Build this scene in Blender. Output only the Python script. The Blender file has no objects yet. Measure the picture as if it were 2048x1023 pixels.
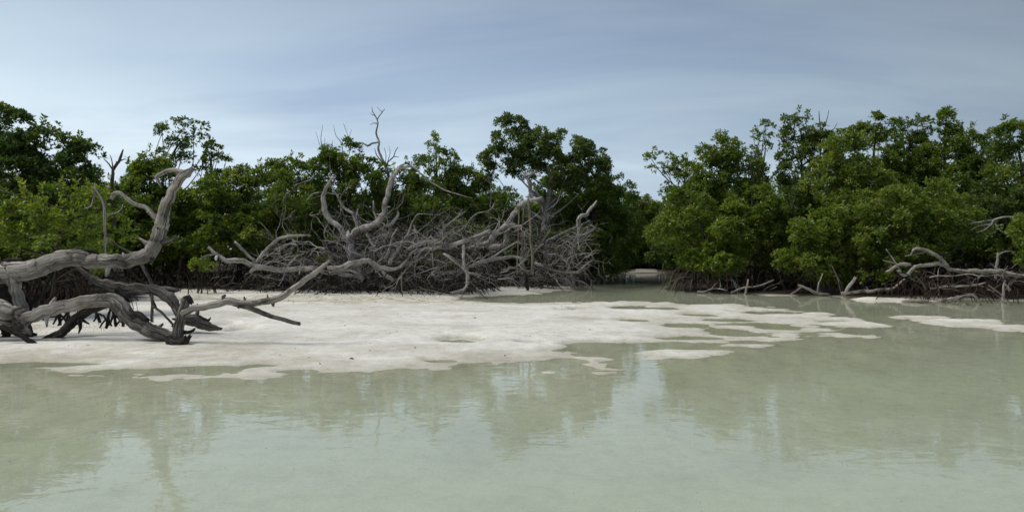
import bpy, math, random
import numpy as np
from mathutils import Vector

random.seed(7)
RNG = np.random.default_rng(11)
R = math.radians
SC = bpy.context.scene
COL = SC.collection

# ------------------------------------------------------------------ camera
F, HC, YH = 1479.0, 1.6, 495.0          # focal length in photo pixels, eye height, horizon row
cam = bpy.data.cameras.new('camera')
cam.sensor_fit = 'HORIZONTAL'; cam.sensor_width = 36.0; cam.lens = 36.0 * F / 2048
cam.shift_y = -(511.5 - YH) / 2048
cam.clip_start = 0.05; cam.clip_end = 6000
camo = bpy.data.objects.new('camera', cam); COL.objects.link(camo)
camo.location = (0, 0, HC); camo.rotation_euler = (R(90), 0, 0)
SC.camera = camo

# ------------------------------------------------------------------ sky
SUN_EL, SUN_AZ = 55.0, -102.0            # sun behind cloud, high on the left
world = bpy.data.worlds.new('World'); SC.world = world; world.use_nodes = True
nt = world.node_tree; nt.nodes.clear(); N = nt.nodes.new; LK = nt.links.new
out = N('ShaderNodeOutputWorld'); bg = N('ShaderNodeBackground')
sky = N('ShaderNodeTexSky'); sky.sky_type = 'NISHITA'; sky.sun_disc = False
sky.sun_elevation = R(SUN_EL); sky.sun_rotation = R(SUN_AZ); sky.air_density = 1.0; sky.dust_density = 2.0
tc = N('ShaderNodeTexCoord'); sep = N('ShaderNodeSeparateXYZ'); LK(tc.outputs['Generated'], sep.inputs[0])
def wmath(op, a, b=None, c=None):
    m = N('ShaderNodeMath'); m.operation = op
    for i, v in enumerate((a, b, c)):
        if v is None: continue
        if isinstance(v, (int, float)): m.inputs[i].default_value = v
        else: LK(v, m.inputs[i])
    return m.outputs[0]
zc = wmath('MAXIMUM', sep.outputs['Z'], 0.0)
den = wmath('ADD', zc, 0.16)
px_ = wmath('DIVIDE', sep.outputs['X'], den); py_ = wmath('DIVIDE', sep.outputs['Y'], den)
cmb = N('ShaderNodeCombineXYZ'); LK(px_, cmb.inputs[0]); LK(py_, cmb.inputs[1])
mp = N('ShaderNodeMapping'); mp.inputs['Scale'].default_value = (0.55, 1.0, 1); mp.inputs['Location'].default_value = (3.1, 1.7, 0)
mp.inputs['Rotation'].default_value = (0, 0, R(8))
LK(cmb.outputs[0], mp.inputs[0])
nz = N('ShaderNodeTexNoise'); nz.inputs['Scale'].default_value = 0.85; nz.inputs['Detail'].default_value = 7.0
nz.inputs['Roughness'].default_value = 0.52; nz.inputs['Distortion'].default_value = 0.5
LK(mp.outputs[0], nz.inputs['Vector'])
# overcast layer: tone by elevation, broken up by the noise
rampe = N('ShaderNodeValToRGB'); ce = rampe.color_ramp
ce.elements[0].position = 0.0; ce.elements[0].color = (4.8, 5.9, 6.8, 1)
ce.elements[1].position = 1.0; ce.elements[1].color = (3.6, 4.2, 5.2, 1)
for p, c in ((0.10, (4.25, 5.4, 6.6, 1)), (0.17, (4.7, 5.9, 6.8, 1)), (0.23, (3.8, 4.8, 5.9, 1)), (0.33, (2.9, 3.7, 4.7, 1))):
    e = ce.elements.new(p); e.color = c
zw = wmath('ADD', zc, wmath('MULTIPLY', wmath('SUBTRACT', nz.outputs['Fac'], 0.5), 0.22))
LK(zw, rampe.inputs[0])
rampn = N('ShaderNodeValToRGB'); cn = rampn.color_ramp
cn.elements[0].position = 0.30; cn.elements[0].color = (0.66, 0.69, 0.78, 1)
cn.elements[1].position = 0.72; cn.elements[1].color = (1.36, 1.30, 1.20, 1)
LK(nz.outputs['Fac'], rampn.inputs[0])
mul = N('ShaderNodeMix'); mul.data_type = 'RGBA'; mul.blend_type = 'MULTIPLY'; mul.inputs['Factor'].default_value = 1
LK(rampe.outputs[0], mul.inputs['A']); LK(rampn.outputs[0], mul.inputs['B'])
# the cloud is brighter on the left, where it thins
GA = -36.0
sx, sy = math.sin(R(GA)), math.cos(R(GA))
dt = wmath('ADD', wmath('MULTIPLY', sep.outputs['X'], sx), wmath('MULTIPLY', sep.outputs['Y'], sy))
side = wmath('MAXIMUM', wmath('ADD', wmath('MULTIPLY', dt, 0.75), 0.41), 0.62)
mul2 = N('ShaderNodeMix'); mul2.data_type = 'RGBA'; mul2.blend_type = 'MULTIPLY'; mul2.inputs['Factor'].default_value = 1
cs = N('ShaderNodeCombineColor'); [LK(side, cs.inputs[i]) for i in range(3)]
LK(mul.outputs['Result'], mul2.inputs['A']); LK(cs.outputs[0], mul2.inputs['B'])
mixs = N('ShaderNodeMix'); mixs.data_type = 'RGBA'; mixs.inputs['Factor'].default_value = 0.93
brk = wmath('MULTIPLY', wmath('POWER', wmath('MAXIMUM', dt, 0.0), 14.0), wmath('MAXIMUM', wmath('SUBTRACT', 1.0, wmath('MULTIPLY', zc, 4.5)), 0.0))
mulb = N('ShaderNodeMix'); mulb.data_type = 'RGBA'; LK(wmath('MULTIPLY', brk, 0.75), mulb.inputs['Factor'])
LK(mul2.outputs['Result'], mulb.inputs['A']); mulb.inputs['B'].default_value = (7.6, 8.0, 8.3, 1)
LK(sky.outputs[0], mixs.inputs['A']); LK(mulb.outputs['Result'], mixs.inputs['B'])
LK(mixs.outputs['Result'], bg.inputs['Color']); bg.inputs['Strength'].default_value = 0.066
LK(bg.outputs[0], out.inputs[0])

# ------------------------------------------------------------------ sun behind cloud
sl = bpy.data.lights.new('sun', 'SUN'); sl.energy = 1.5; sl.angle = R(25); sl.color = (1, 0.95, 0.88)
so = bpy.data.objects.new('sun', sl); COL.objects.link(so)
sd = Vector((math.sin(R(SUN_AZ)) * math.cos(R(SUN_EL)), math.cos(R(SUN_AZ)) * math.cos(R(SUN_EL)), math.sin(R(SUN_EL))))
so.rotation_euler = (-sd).to_track_quat('-Z', 'Y').to_euler(); so.location = (-20, 30, 40)

# ------------------------------------------------------------------ exposure
SC.view_settings.view_transform = 'Standard'; SC.view_settings.look = 'None'
SC.view_settings.exposure = 0.85; SC.view_settings.gamma = 1.0; SC.view_settings.use_curve_mapping = False
SC.render.engine = 'CYCLES'
SC.cycles.max_bounces = 8; SC.cycles.transparent_max_bounces = 12

# ------------------------------------------------------------------ helpers
def P(x, y, d):
    """photo pixel at distance d in metres -> world point"""
    return np.array(((x - 1024) / F * d, d, HC + (YH - y) / F * d))
def G(x, y, z=0.0):
    """photo pixel lying on the level z -> world x, y"""
    d = (HC - z) * F / (y - YH)
    return ((x - 1024) / F * d, d)

def tag(o, label=None, cat=None, group=None, kind=None):
    if label: o['label'] = label
    if cat: o['category'] = cat
    if group: o['group'] = group
    if kind: o['kind'] = kind
    return o
def empty(name, loc):
    o = bpy.data.objects.new(name, None); COL.objects.link(o); o.location = [float(v) for v in loc]
    o.empty_display_size = 0.2
    return o

def raw_mesh(name, verts, faces, uvs=None, attrs=None, smooth=True):
    """verts (n,3), faces (m,k) arrays of one polygon size"""
    me = bpy.data.meshes.new(name)
    verts = np.asarray(verts, dtype=np.float32); faces = np.asarray(faces, dtype=np.int32)
    m, k = faces.shape
    me.vertices.add(len(verts)); me.vertices.foreach_set('co', verts.ravel())
    me.loops.add(m * k); me.loops.foreach_set('vertex_index', faces.ravel())
    me.polygons.add(m)
    me.polygons.foreach_set('loop_start', np.arange(0, m * k, k, dtype=np.int32))
    me.polygons.foreach_set('loop_total', np.full(m, k, dtype=np.int32))
    me.polygons.foreach_set('use_smooth', np.full(m, smooth, dtype=bool))
    if uvs is not None:
        l = me.uv_layers.new(name='UVMap')
        l.data.foreach_set('uv', np.asarray(uvs, dtype=np.float32)[faces.ravel()].ravel())
    for an, av in (attrs or {}).items():
        a = me.attributes.new(an, 'FLOAT', 'POINT'); a.data.foreach_set('value', np.asarray(av, dtype=np.float32))
    me.update(calc_edges=True); me.validate()
    return me

def link(name, me, mat, parent=None, loc=None):
    o = bpy.data.objects.new(name, me); COL.objects.link(o)
    if mat is not None:
        me.materials.clear(); me.materials.append(M[mat])
    if parent is not None: o.parent = parent
    if loc is not None: o.location = [float(v) for v in loc]
    return o

def resample(pts, rad, step):
    pts = np.asarray(pts, float); rad = np.asarray(rad, float)
    n = len(pts)
    if n == 2:
        L = np.linalg.norm(pts[1] - pts[0]); k = max(2, int(L / step) + 1)
        t = np.linspace(0, 1, k)[:, None]
        return pts[0] * (1 - t) + pts[1] * t, rad[0] * (1 - t[:, 0]) + rad[1] * t[:, 0]
    ex = np.vstack([2 * pts[0] - pts[1], pts, 2 * pts[-1] - pts[-2]])
    op, orr = [], []
    for i in range(n - 1):
        p0, p1, p2, p3 = ex[i:i + 4]
        L = np.linalg.norm(p2 - p1); k = max(1, int(round(L / step)))
        for j in range(k):
            t = j / k
            op.append(0.5 * (2 * p1 + (p2 - p0) * t + (2 * p0 - 5 * p1 + 4 * p2 - p3) * t * t + (3 * p1 - p0 - 3 * p2 + p3) * t ** 3))
            orr.append(rad[i] * (1 - t) + rad[i + 1] * t)
    op.append(pts[-1]); orr.append(rad[-1])
    return np.array(op), np.array(orr)

class MB:
    """collects tubes into one mesh"""
    def __init__(s): s.v, s.f, s.u, s.n = [], [], [], 0
    def tube(s, pts, rad, seg=6, step=0.15, rough=0.0, wob=0.0, rng=RNG, cap=True):
        c, r = resample(pts, rad, step)
        n = len(c)
        if wob > 0 and n > 2:
            w = rng.normal(0, 1, (n, 3)); w = (w + np.roll(w, 1, 0) + np.roll(w, -1, 0)) / 1.8
            w[0] = 0; c = c + w * (wob * r)[:, None]
            k2 = rng.normal(0, 1, (n // 5 + 3, 3)); xi = np.arange(n) / 5.0
            kk = np.stack([np.interp(xi, np.arange(len(k2)), k2[:, j]) for j in range(3)], 1); kk[0] = 0
            c = c + kk * (min(wob * 1.6, 0.3) * r)[:, None]
        T = np.gradient(c, axis=0); T /= np.linalg.norm(T, axis=1)[:, None] + 1e-9
        a = np.array((0.0, 0, 1)) if abs(T[0][2]) < 0.9 else np.array((1.0, 0, 0))
        U = np.zeros((n, 3)); u = np.cross(T[0], a); u /= np.linalg.norm(u)
        for i in range(n):
            u = u - T[i] * np.dot(u, T[i]); u /= np.linalg.norm(u) + 1e-9; U[i] = u
        W = np.cross(T, U)
        th = np.linspace(0, 2 * np.pi, seg, endpoint=False)
        L = np.concatenate([[0], np.cumsum(np.linalg.norm(np.diff(c, axis=0), axis=1))])
        rr = np.repeat(r[:, None], seg, 1)
        if rough > 0:
            ph = rng.uniform(0, 6.28, 6); rm = max(float(r.mean()), 0.01)
            l = L[:, None] / rm; t = th[None, :]
            q = 0.45 * np.sin(2 * t + 0.35 * l + ph[0]) + 0.40 * np.sin(3 * t - 0.22 * l + ph[1]) + 0.30 * np.sin(5 * t + 0.15 * l + ph[2]) \
                + 0.25 * np.sin(0.23 * l + t + ph[4]) + 0.34 * rng.normal(0, 1, (n, seg))
            q = q + 0.22 * np.sin(9 * t + 0.1 * l + ph[5])
            for _ in range(int(l.max() / 8)):
                q = q + rng.uniform(1.0, 3.6) * np.exp(-((l - rng.uniform(0, l.max())) / rng.uniform(0.35, 0.8)) ** 2) * np.clip(np.cos(t - rng.uniform(0, 6.28)), 0, 1) ** 8
            rr = rr * (1 + rough * q)
        v = c[:, None, :] + rr[:, :, None] * (np.cos(th)[None, :, None] * U[:, None, :] + np.sin(th)[None, :, None] * W[:, None, :])
        if rough > 0.05 and cap and n > 4:
            v[-1] += T[-1] * (r[-1] * rng.uniform(-0.6, 1.8, seg))[:, None]; v[-2] += T[-2] * (r[-2] * rng.uniform(-0.3, 0.5, seg))[:, None]
        uv = np.zeros((n, seg, 2)); uv[:, :, 0] = th[None, :] * float(r.mean()); uv[:, :, 1] = L[:, None] + rng.uniform(0, 20)
        b = s.n
        i = np.arange(n - 1)[:, None] * seg; j = np.arange(seg)[None, :]; j2 = (j + 1) % seg
        f = np.stack([i + j, i + j2, i + seg + j2, i + seg + j], -1).reshape(-1, 4) + b
        s.v.append(v.reshape(-1, 3)); s.u.append(uv.reshape(-1, 2)); s.f.append(f); s.n += n * seg
        if cap:
            for e, k in ((0, 0), (1, n - 1)):
                # broken end: centre pulled a little in or out
                ctr = c[k] + T[k] * (r[k] * (rng.uniform(-0.2, 0.7)) * (1 if e else -1))
                s.v.append(ctr[None]); s.u.append(uv[k, 0][None]); ci = s.n; s.n += 1
                q = b + k * seg + np.arange(seg); q2 = b + k * seg + (np.arange(seg) + 1) % seg
                if e: fc = np.stack([q, q2, np.full(seg, ci), np.full(seg, ci)], -1)
                else: fc = np.stack([q2, q, np.full(seg, ci), np.full(seg, ci)], -1)
                s.f.append(fc)
        return c, r
    def mesh(s, name, origin=(0, 0, 0)):
        v = np.vstack(s.v) - np.asarray(origin); u = np.vstack(s.u); f = np.vstack(s.f)
        tri = f[:, 2] == f[:, 3]
        F3 = np.vstack([f[tri][:, :3], f[~tri][:, [0, 1, 2]], f[~tri][:, [0, 2, 3]]])
        return raw_mesh(name, v, F3, u)
    def build(s, name, mat, parent=None, origin=(0, 0, 0)):
        me = s.mesh(name, origin)
        return link(name, me, mat, parent, None if parent is not None else origin)

# numpy noise
def _h(ix, iy, seed):
    n = (ix.astype(np.int64) * 374761393 + iy.astype(np.int64) * 668265263 + seed * 1442695) & 0x7fffffff
    n = ((n ^ (n >> 13)) * 1274126177) & 0x7fffffff
    return ((n ^ (n >> 16)) & 0xffff) / 65535.0
def vnoise(x, y, seed=0):
    ix, iy = np.floor(x), np.floor(y); fx, fy = x - ix, y - iy
    fx = fx * fx * (3 - 2 * fx); fy = fy * fy * (3 - 2 * fy)
    a = _h(ix, iy, seed); b = _h(ix + 1, iy, seed); c = _h(ix, iy + 1, seed); d = _h(ix + 1, iy + 1, seed)
    return (a * (1 - fx) + b * fx) * (1 - fy) + (c * (1 - fx) + d * fx) * fy
def fbm(x, y, seed=0, oct=4):
    t, a, s = 0, 0.5, 0
    for o in range(oct):
        t = t + a * (vnoise(x, y, seed + o * 17) - 0.5); s += a; a *= 0.5; x, y = x * 2.03 + 5.1, y * 2.03 + 1.7
    return t / s * 2

# ------------------------------------------------------------------ materials
M = {}
def newmat(name):
    m = bpy.data.materials.new(name); m.use_nodes = True; m.node_tree.nodes.clear(); M[name] = m
    t = m.node_tree
    def n(ty, **kw):
        o = t.nodes.new('ShaderNode' + ty)
        for k, v in kw.items():
            if k in o.inputs.keys(): o.inputs[k].default_value = v
            else: setattr(o, k, v)
        return o
    def l(a, b): t.links.new(a, b)
    def ramp(fac, *st):
        r = n('ValToRGB'); e = r.color_ramp.elements
        e[0].position, e[0].color = st[0][0], (*st[0][1], 1); e[1].position, e[1].color = st[-1][0], (*st[-1][1], 1)
        for p, c in st[1:-1]:
            q = e.new(p); q.color = (*c, 1)
        l(fac, r.inputs[0]); return r.outputs[0]
    return n, l, ramp

def wood(name, dark, mid, light, crack=0.5, rough=0.85, bump=0.9, patch=0.5):
    n, l, ramp = newmat(name)
    o = n('OutputMaterial'); b = n('BsdfPrincipled', Roughness=rough)
    b.inputs['Specular IOR Level'].default_value = 0.2
    uv = n('TexCoord'); m = n('Mapping'); m.inputs['Scale'].default_value = (26, 2.2, 1); l(uv.outputs['UV'], m.inputs[0])
    g = n('TexNoise', Scale=1.6, Detail=7.0, Roughness=0.7, Distortion=0.7); l(m.outputs[0], g.inputs['Vector'])
    big = n('TexNoise', Scale=1.9, Detail=5.0, Roughness=0.6); l(uv.outputs['Object'], big.inputs['Vector'])
    mx = n('Math', operation='MULTIPLY_ADD'); l(g.outputs['Fac'], mx.inputs[0]); mx.inputs[1].default_value = crack
    ml = n('Math', operation='MULTIPLY'); l(big.outputs['Fac'], ml.inputs[0]); ml.inputs[1].default_value = 1 - crack
    l(ml.outputs[0], mx.inputs[2])
    c = ramp(mx.outputs[0], (0.38, dark), (0.48, mid), (0.60, light))
    # open checks running along the grain, and black rot or bark patches
    m2 = n('Mapping'); m2.inputs['Scale'].default_value = (34, 1.3, 1); l(uv.outputs['UV'], m2.inputs[0])
    ck = n('TexNoise', Scale=1.0, Detail=3.0, Roughness=0.6, Distortion=1.0); l(m2.outputs[0], ck.inputs['Vector'])
    cf = ramp(ck.outputs['Fac'], (0.37, (0.07, 0.065, 0.06)), (0.43, (1, 1, 1)))
    pn = n('TexNoise', Scale=2.4, Detail=8.0, Roughness=0.7); l(uv.outputs['Object'], pn.inputs['Vector'])
    pf = ramp(pn.outputs['Fac'], (0.54, (1, 1, 1)), (0.60, (0.34, 0.32, 0.30)), (0.68, (0.13, 0.12, 0.11)))
    q1 = n('Mix', data_type='RGBA', blend_type='MULTIPLY'); q1.inputs['Factor'].default_value = 0.9; l(c, q1.inputs['A']); l(cf, q1.inputs['B'])
    q2 = n('Mix', data_type='RGBA', blend_type='MULTIPLY'); q2.inputs['Factor'].default_value = patch; l(q1.outputs['Result'], q2.inputs['A']); l(pf, q2.inputs['B'])
    l(q2.outputs['Result'], b.inputs['Base Color'])
    hh = n('Math', operation='MULTIPLY'); l(g.outputs['Fac'], hh.inputs[0]); l(cf, hh.inputs[1])
    bp = n('Bump', Strength=bump, Distance=0.06); l(hh.outputs[0], bp.inputs['Height']); l(bp.outputs[0], b.inputs['Normal'])
    l(b.outputs[0], o.inputs[0])
wood('driftwood', (0.17, 0.152, 0.132), (0.39, 0.355, 0.312), (0.56, 0.515, 0.46), patch=0.8)
wood('driftwood_weathered', (0.03, 0.027, 0.024), (0.14, 0.127, 0.112), (0.36, 0.335, 0.30), crack=0.55, patch=0.8)
wood('wood_blackened', (0.010, 0.009, 0.008), (0.030, 0.027, 0.024), (0.10, 0.09, 0.08), crack=0.55)
wood('deadwood', (0.13, 0.12, 0.11), (0.37, 0.345, 0.32), (0.64, 0.605, 0.565), patch=0.6)
wood('twig_grey', (0.20, 0.185, 0.172), (0.42, 0.395, 0.37), (0.60, 0.57, 0.54), patch=0.3)
wood('twig_dark', (0.012, 0.010, 0.008), (0.035, 0.030, 0.025), (0.09, 0.08, 0.07))
wood('stake', (0.10, 0.085, 0.065), (0.24, 0.205, 0.16), (0.38, 0.33, 0.265))
wood('bark', (0.035, 0.028, 0.021), (0.10, 0.082, 0.064), (0.19, 0.165, 0.135))
wood('root_red', (0.014, 0.009, 0.007), (0.048, 0.029, 0.022), (0.105, 0.074, 0.058))
wood('root_grey', (0.045, 0.039, 0.033), (0.15, 0.128, 0.106), (0.29, 0.258, 0.22))

def leafmat(name, c0, c1, c2):
    n, l, ramp = newmat(name)
    o = n('OutputMaterial'); a = n('Attribute', attribute_name='tint')
    c = ramp(a.outputs['Fac'], (0.0, c0), (0.5, c1), (0.93, c2), (1.0, (0.30, 0.22, 0.03)))
    b = n('BsdfPrincipled', Roughness=0.36); b.inputs['Specular IOR Level'].default_value = 0.55
    l(c, b.inputs['Base Color'])
    tr = n('BsdfTranslucent'); hs = n('HueSaturation', Saturation=1.15, Value=1.5); l(c, hs.inputs['Color']); l(hs.outputs[0], tr.inputs['Color'])
    ad = n('MixShader'); ad.inputs[0].default_value = 0.48
    l(b.outputs[0], ad.inputs[1]); l(tr.outputs[0], ad.inputs[2])
    l(ad.outputs[0], o.inputs[0])
leafmat('leaf', (0.046, 0.086, 0.015), (0.112, 0.172, 0.027), (0.225, 0.265, 0.05))
leafmat('leaf_bright', (0.075, 0.125, 0.019), (0.16, 0.222, 0.034), (0.275, 0.31, 0.06))
leafmat('leaf_dark', (0.034, 0.064, 0.017), (0.082, 0.13, 0.028), (0.16, 0.20, 0.045))

# sand: dry pale coral sand, damp rim at the waterline, algae film, leaf litter under the trees with forest shade painted into its colour
n, l, ramp = newmat('sand')
o = n('OutputMaterial'); b = n('BsdfPrincipled', Roughness=0.9); b.inputs['Specular IOR Level'].default_value = 0.15
tc_ = n('TexCoord')
n1 = n('TexNoise', Scale=0.8, Detail=6.0, Roughness=0.6); l(tc_.outputs['Object'], n1.inputs['Vector'])
n2 = n('TexNoise', Scale=45.0, Detail=5.0, Roughness=0.75); l(tc_.outputs['Object'], n2.inputs['Vector'])
dry = ramp(n1.outputs['Fac'], (0.33, (0.65, 0.625, 0.565)), (0.5, (0.77, 0.75, 0.69)), (0.68, (0.83, 0.82, 0.775)))
gr = ramp(n2.outputs['Fac'], (0.30, (0.72, 0.70, 0.66)), (0.52, (1, 1, 1)), (0.7, (1.06, 1.05, 1.03)))
mm = n('Mix', data_type='RGBA', blend_type='MULTIPLY'); mm.inputs['Factor'].default_value = 0.8
n6 = n('TexNoise', Scale=5.5, Detail=6.0, Roughness=0.68, Distortion=0.4); l(tc_.outputs['Object'], n6.inputs['Vector'])
mo = n('Mix', data_type='RGBA', blend_type='MULTIPLY'); mo.inputs['Factor'].default_value = 1.0
l(dry, mo.inputs['A']); l(ramp(n6.outputs['Fac'], (0.33, (0.80, 0.785, 0.75)), (0.50, (0.98, 0.98, 0.97)), (0.66, (1.05, 1.05, 1.05))), mo.inputs['B'])
l(mo.outputs['Result'], mm.inputs['A']); l(gr, mm.inputs['B'])
alg = n('Attribute', attribute_name='algae')
n3 = n('TexNoise', Scale=2.6, Detail=5.0, Roughness=0.65); l(tc_.outputs['Object'], n3.inputs['Vector'])
af = n('Math', operation='MULTIPLY'); l(alg.outputs['Fac'], af.inputs[0])
l(ramp(n3.outputs['Fac'], (0.38, (0, 0, 0)), (0.62, (1, 1, 1))), af.inputs[1])
ma = n('Mix', data_type='RGBA'); l(af.outputs[0], ma.inputs['Factor']); l(mm.outputs['Result'], ma.inputs['A']); ma.inputs['B'].default_value = (0.40, 0.37, 0.235, 1)
wet = n('Attribute', attribute_name='wet')
mw = n('Mix', data_type='RGBA', blend_type='MULTIPLY'); l(wet.outputs['Fac'], mw.inputs['Factor']); l(ma.outputs['Result'], mw.inputs['A']); mw.inputs['B'].default_value = (0.77, 0.75, 0.68, 1)
lit = n('Attribute', attribute_name='litter')  # mask for leaf litter plus the painted shade under the trees
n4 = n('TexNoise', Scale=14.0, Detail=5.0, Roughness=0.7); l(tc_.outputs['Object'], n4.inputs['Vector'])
litter_shade_col = ramp(n4.outputs['Fac'], (0.35, (0.012, 0.009, 0.007)), (0.58, (0.035, 0.027, 0.019)), (0.78, (0.11, 0.085, 0.055)))  # litter brown taken nearly to black, so the colour carries the shade
mlx = n('Mix', data_type='RGBA'); l(lit.outputs['Fac'], mlx.inputs['Factor']); l(mw.outputs['Result'], mlx.inputs['A']); l(litter_shade_col, mlx.inputs['B'])
l(mlx.outputs['Result'], b.inputs['Base Color'])
rg = n('MapRange'); rg.inputs['To Min'].default_value = 0.92; rg.inputs['To Max'].default_value = 0.45; l(wet.outputs['Fac'], rg.inputs['Value']); l(rg.outputs[0], b.inputs['Roughness'])
bm = n('Bump', Strength=0.6, Distance=0.035); n5 = n('TexNoise', Scale=9.0, Detail=8.0, Roughness=0.72); l(tc_.outputs['Object'], n5.inputs['Vector'])
l(n5.outputs['Fac'], bm.inputs['Height']); l(bm.outputs[0], b.inputs['Normal'])
l(b.outputs[0], o.inputs[0])

# water: clear and shallow over the sand, milkier where it is deeper
n, l, ramp = newmat('water')
o = n('OutputMaterial'); tc_ = n('TexCoord')
dep = n('Attribute', attribute_name='depth')
milk = n('BsdfDiffuse', Color=(0.555, 0.665, 0.52, 1)); clr = n('BsdfTransparent', Color=(0.94, 0.98, 0.935, 1))
body = n('MixShader'); mr = n('MapRange'); mr.inputs['From Max'].default_value = 0.45; mr.inputs['To Min'].default_value = 0.12; mr.inputs['To Max'].default_value = 0.55
l(dep.outputs['Fac'], mr.inputs['Value']); l(mr.outputs[0], body.inputs[0]); l(clr.outputs[0], body.inputs[1]); l(milk.outputs[0], body.inputs[2])
gl = n('BsdfGlossy', Roughness=0.015); gl.inputs['Color'].default_value = (1, 1, 1, 1)
w1 = n('TexNoise', Scale=2.6, Detail=3.0, Roughness=0.5, Distortion=0.8); mpw = n('Mapping'); mpw.inputs['Scale'].default_value = (0.7, 1.2, 1)
l(tc_.outputs['Object'], mpw.inputs[0]); l(mpw.outputs[0], w1.inputs['Vector'])
w2 = n('TexNoise', Scale=11.0, Detail=2.0, Roughness=0.5, Distortion=0.5); l(mpw.outputs[0], w2.inputs['Vector'])
wp = n('TexNoise', Scale=0.45, Detail=2.0); l(tc_.outputs['Object'], wp.inputs['Vector'])
wpr = ramp(wp.outputs['Fac'], (0.42, (0.15, 0.15, 0.15)), (0.62, (1, 1, 1)))
w2m = n('Math', operation='MULTIPLY'); l(w2.outputs['Fac'], w2m.inputs[0]); l(wpr, w2m.inputs[1])
ws = n('Math', operation='MULTIPLY_ADD'); l(w2m.outputs[0], ws.inputs[0]); ws.inputs[1].default_value = 0.26; l(w1.outputs['Fac'], ws.inputs[2])
bw = n('Bump', Strength=0.11, Distance=0.03); l(ws.outputs[0], bw.inputs['Height']); l(bw.outputs[0], gl.inputs['Normal'])
fr = n('Fresnel', IOR=1.33); 
mxs = n('MixShader'); l(fr.outputs[0], mxs.inputs[0]); l(body.outputs[0], mxs.inputs[1]); l(gl.outputs[0], mxs.inputs[2])
l(mxs.outputs[0], o.inputs[0])

# ------------------------------------------------------------------ ground: one sheet, the water stands in its hollows
def gp(*px): return [G(x, y) for x, y in px]
bar = [(-220, 9.2)] + gp((-700, 745), (-250, 738), (0, 733), (70, 735), (140, 752), (220, 757), (330, 759), (450, 756), (520, 755), (600, 749), (690, 742),
      (740, 744), (800, 737), (860, 738), (930, 726), (1000, 730), (1060, 728), (1150, 736), (1205, 743), (1240, 733), (1300, 724), (1330, 712),
      (1420, 702), (1470, 691), (1560, 680), (1680, 669), (1610, 655), (1660, 652), (1805, 656), (1760, 641), (1650, 629), (1530, 614), (1400, 608),
      (1300, 604), (1180, 600), (1080, 604), (1000, 603), (962, 594), (1010, 591), (1080, 590), (1130, 584), (1150, 577), (1160, 571)) \
      + [(3.3, 33), (4.4, 40), (6.0, 47), (6.4, 48.5), (8.2, 47.2), (10.4, 47.6), (9.2, 42), (7.9, 35), (6.3, 29.2)] \
      + gp((1345, 578), (1380, 583), (1450, 586), (1490, 582), (1520, 590), (1590, 591), (1640, 588), (1730, 599), (1800, 605), (1850, 602), (1950, 600), (2048, 603), (2300, 610)) \
      + [(220, 19), (220, 600), (-220, 600)]
spit = gp((1815, 632), (1880, 634), (1960, 642), (2060, 652), (2250, 660), (2250, 671), (2050, 665), (1960, 656), (1870, 648))
spit2 = gp((1570, 627), (1640, 627), (1730, 640), (1805, 655), (1700, 650), (1620, 636))
def sdist(X, Y, poly):
    best = np.full(X.shape, 1e9); ins = np.zeros(X.shape, bool)
    for i in range(len(poly)):
        (ax, ay), (bx, by) = poly[i], poly[(i + 1) % len(poly)]
        ex, ey = bx - ax, by - ay
        t = np.clip(((X - ax) * ex + (Y - ay) * ey) / (ex * ex + ey * ey + 1e-12), 0, 1)
        best = np.minimum(best, (X - ax - t * ex) ** 2 + (Y - ay - t * ey) ** 2)
        cr = ((ay > Y) != (by > Y)) & (X < (bx - ax) * (Y - ay) / ((by - ay) if by != ay else 1e-9) + ax)
        ins ^= cr
    d = np.sqrt(best)
    return np.where(ins, d, -d)
PUD = [(920, 681, 42, 5, .09), (1205, 697, 64, 10, .12), (1257, 615, 32, 3, .07), (1257, 640, 26, 2.5, .07), (1370, 650, 36, 3.5, .08), (1450, 661, 32, 3, .07),
       (395, 738, 62, 6, .10), (250, 741, 45, 4, .09), (1060, 687, 22, 2, .06), (1320, 690, 60, 5, .06), (1140, 720, 25, 3, .06), (1090, 736, 60, 6, .06),
       (480, 664, 20, 4, .13), (445, 655, 26, 2.5, .12), (520, 731, 28, 2.5, .06), (1160, 618, 22, 2, .05), (1385, 606, 24, 2, .05), (700, 752, 40, 4, .05),
       (1530, 625, 40, 2.5, .06), (1480, 668, 40, 3, .06), (150, 728, 40, 3, .06), (1400, 630, 24, 2, .05), (400, 598, 70, 3, .10), (1560, 655, 30, 3, .05), (1090, 597.5, 120, 4.2, .1), (1010, 598, 55, 3.2, .1), (1160, 592, 60, 7, .1), (1330, 617, 26, 2, .1), (1450, 640, 40, 2.2, .1), (1500, 648, 50, 2, .1), (1380, 676, 50, 2.5, .1), (1130, 622, 16, 1.6, .1), (1816, 646, 26, 9, .1), (1770, 645, 22, 5, .1), (60, 728, 60, 2.5, .1), (590, 742, 26, 2.5, .1), (880, 722, 20, 2, .1), (1250, 712, 30, 3, .1)]
ISL = [(1725, 696, 16, 1.6, .045), (1505, 699, 20, 1.6, .04), (1640, 684, 12, 1.4, .03), (1095, 744, 26, 2, .05), (1745, 599, 50, 2, .04), (1530, 586, 40, 2, .03), (1285, 545.5, 56, 1.1, .10), (1960, 628, 24, 1.5, .04), (1920, 642, 70, 3, .03), (2020, 655, 60, 3.5, .03), (1720, 648, 70, 3.5, .02), (1620, 634, 60, 3, .02)]
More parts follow.
